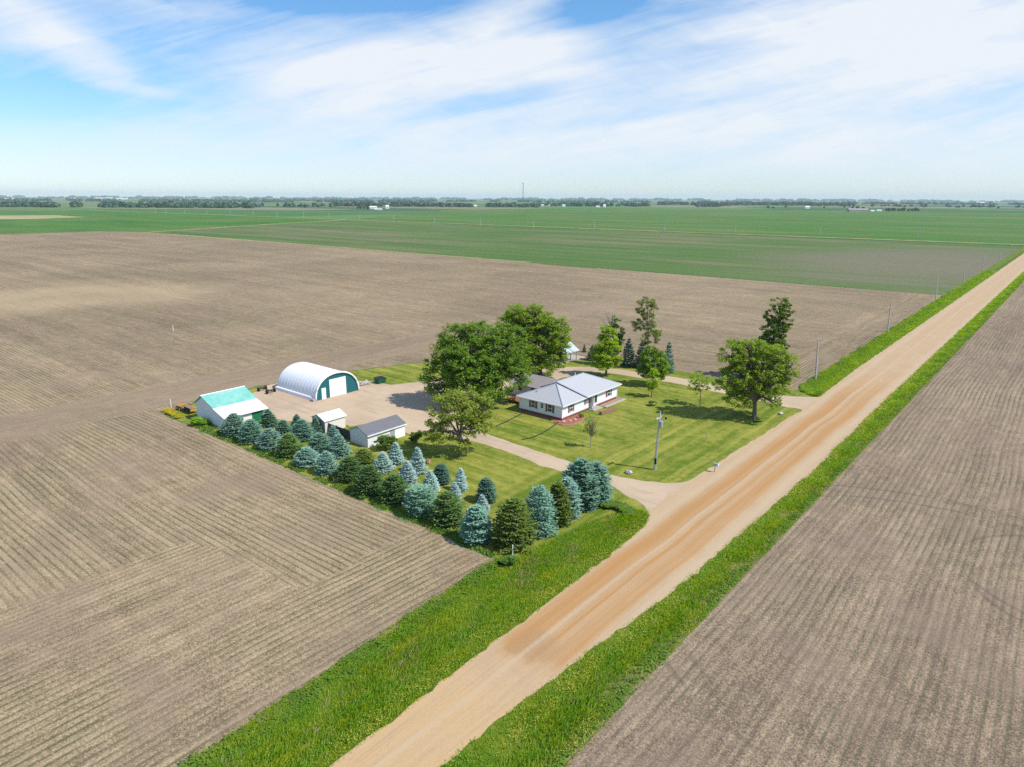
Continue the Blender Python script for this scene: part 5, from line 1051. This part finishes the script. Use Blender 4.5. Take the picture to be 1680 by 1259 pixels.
# ------------------------------------------------------------------ air, sun, sky
HZ = MB().box(-30500, 30500, -30500, 30500, -3.0, 190.0).build('haze', None, None)
m, nt = mat('haze'); vp = nd(nt, 'ShaderNodeVolumePrincipled', {'Color': (0.78, 0.90, 1.0), 'Density': 0.000048, 'Anisotropy': 0.0}); o = nd(nt, 'ShaderNodeOutputMaterial'); nt.links.new(vp.outputs[0], o.inputs['Volume'])
HZ.data.materials.append(m); tag(HZ, 'thin blue summer haze over the plain', kind='stuff')
SUN_EL = R(50); sd_ = np.array([4.75, 1.55, 0]); sd_ /= np.linalg.norm(sd_); sv = np.array([sd_[0] * math.cos(SUN_EL), sd_[1] * math.cos(SUN_EL), math.sin(SUN_EL)])
L = bpy.data.lights.new('sun', 'SUN'); L.energy = 3.35; L.angle = R(0.6); L.color = (1.0, 0.955, 0.88); lo = bpy.data.objects.new('sun', L); C.objects.link(lo)
lo.rotation_euler = Vector(tuple(sv)).to_track_quat('Z', 'Y').to_euler(); lo.location = (60, 30, 120)
W = bpy.data.worlds.new('World'); S.world = W; W.use_nodes = True; nt = W.node_tree; nt.nodes.clear()
sky = nd(nt, 'ShaderNodeTexSky', sky_type='NISHITA', sun_disc=False); sky.sun_elevation = SUN_EL; sky.sun_rotation = math.atan2(sv[0], sv[1]); sky.altitude = 300; sky.air_density = 1.0; sky.dust_density = 0.2; sky.ozone_density = 2.2
d = nd(nt, 'ShaderNodeTexCoord').outputs['Generated']
fh = (-0.6388, 0.7694, 0); rh = (0.7694, 0.6388, 0)
def dot(v): return nd(nt, 'ShaderNodeVectorMath', {0: d, 1: v}, operation='DOT_PRODUCT').outputs['Value']
f = mth(nt, 'MAXIMUM', dot(fh), 0.12); a = mth(nt, 'DIVIDE', dot(rh), f); b = mth(nt, 'DIVIDE', dot((0, 0, 1)), f)
ab = vec(nt, a, b)
def PX(x, y): return ((x - 840) / 1180, (325 - y) * 0.00079)
def blob(x, y, rx_, ry_, amp, rot=0.0):
    cx, cy = PX(x, y)
    mp = nd(nt, 'ShaderNodeMapping', {0: ab, 'Location': (cx, cy, 0), 'Rotation': (0, 0, R(rot)), 'Scale': (rx_ / 1180, ry_ * .00079, 1)}, vector_type='TEXTURE')
    l = nd(nt, 'ShaderNodeVectorMath', {0: mp.outputs[0]}, operation='LENGTH').outputs['Value']
    return ramp(nt, l, 0.15, 1.25, amp, 0.0)
cov = 0.15
for bb in ((620, 130, 360, 95, .46, 6), (520, 105, 220, 60, .22, 0), (760, 95, 260, 70, .22, 10), (1300, 110, 720, 150, .46, 10), (1560, 40, 420, 150, .34, 0), (850, 50, 150, 80, .34, -20), (80, 45, 190, 60, .44, -24), (165, 100, 130, 46, .26, -34), (1500, 200, 560, 100, .22, 0), (300, 12, 200, 30, .16, 0), (560, 6, 230, 26, -.55, 0), (935, 28, 130, 30, -.42, 10), (800, 165, 140, 22, -.40, 12), (900, 245, 1300, 80, .28, 0), (1330, 215, 520, 24, -.20, 12), (1030, 187, 250, 15, -.24, 8), (245, 148, 120, 12, .22, -8), (60, 165, 230, 60, -.26, 0), (300, 190, 260, 40, -.10, 0)):
    cov = mth(nt, 'ADD', cov, blob(*bb))
rot = nd(nt, 'ShaderNodeMapping', {0: ab, 'Rotation': (0, 0, R(10)), 'Scale': (1 / 2.4, 1 / 13, 1)}, vector_type='TEXTURE').outputs[0]
n1 = noise(nt, rot, 1.5, 5, .52, .8); n2 = noise(nt, nd(nt, 'ShaderNodeMapping', {0: ab, 'Rotation': (0, 0, R(13)), 'Scale': (1 / 3.6, 1 / 36, 1)}, vector_type='TEXTURE').outputs[0], 1.6, 5, .52, 1.0)
n3 = noise(nt, nd(nt, 'ShaderNodeMapping', {0: ab, 'Rotation': (0, 0, R(-12)), 'Scale': (1 / 8, 1 / 24, 1)}, vector_type='TEXTURE').outputs[0], 1.6, 5, .52, 1.0)
nn = mth(nt, 'ADD', mth(nt, 'MULTIPLY', mth(nt, 'SUBTRACT', n1, .5), 1.5), mth(nt, 'ADD', mth(nt, 'MULTIPLY', mth(nt, 'SUBTRACT', n2, .5), .8), mth(nt, 'MULTIPLY', mth(nt, 'SUBTRACT', n3, .5), .55)))
cl = ramp(nt, mth(nt, 'ADD', cov, mth(nt, 'MULTIPLY', nn, .62)), 0.0, 0.84, 0, .95, False)
cl = mth(nt, 'MULTIPLY', cl, ramp(nt, b, 0.0, 0.05, 0.0, 1))
tint = mix(nt, ramp(nt, b, 0.0, 0.22), (0.57, 0.625, 0.77), (0.43, 0.66, 0.81))   # clean cool summer air towards the horizon
skyc = mix(nt, 1.0, sky.outputs[0], tint, 'MULTIPLY')
col = mix(nt, cl, skyc, (4.2, 4.4, 4.65))
bg = nd(nt, 'ShaderNodeBackground', {'Color': col, 'Strength': 0.135}); o = nd(nt, 'ShaderNodeOutputWorld'); nt.links.new(bg.outputs[0], o.inputs[0])

S.view_settings.view_transform = 'Standard'; S.view_settings.look = 'None'; S.view_settings.exposure = 0.63; S.view_settings.gamma = 1.0; S.view_settings.use_curve_mapping = False
S.render.engine = 'CYCLES'; cy = S.cycles; cy.max_bounces = 5; cy.diffuse_bounces = 3; cy.glossy_bounces = 2; cy.transmission_bounces = 3; cy.volume_bounces = 1; cy.transparent_max_bounces = 4
cy.use_denoising = False; cy.sample_clamp_direct = 1.6; cy.sample_clamp_indirect = 1.6
cy.use_adaptive_sampling = True; cy.adaptive_threshold = 0.015
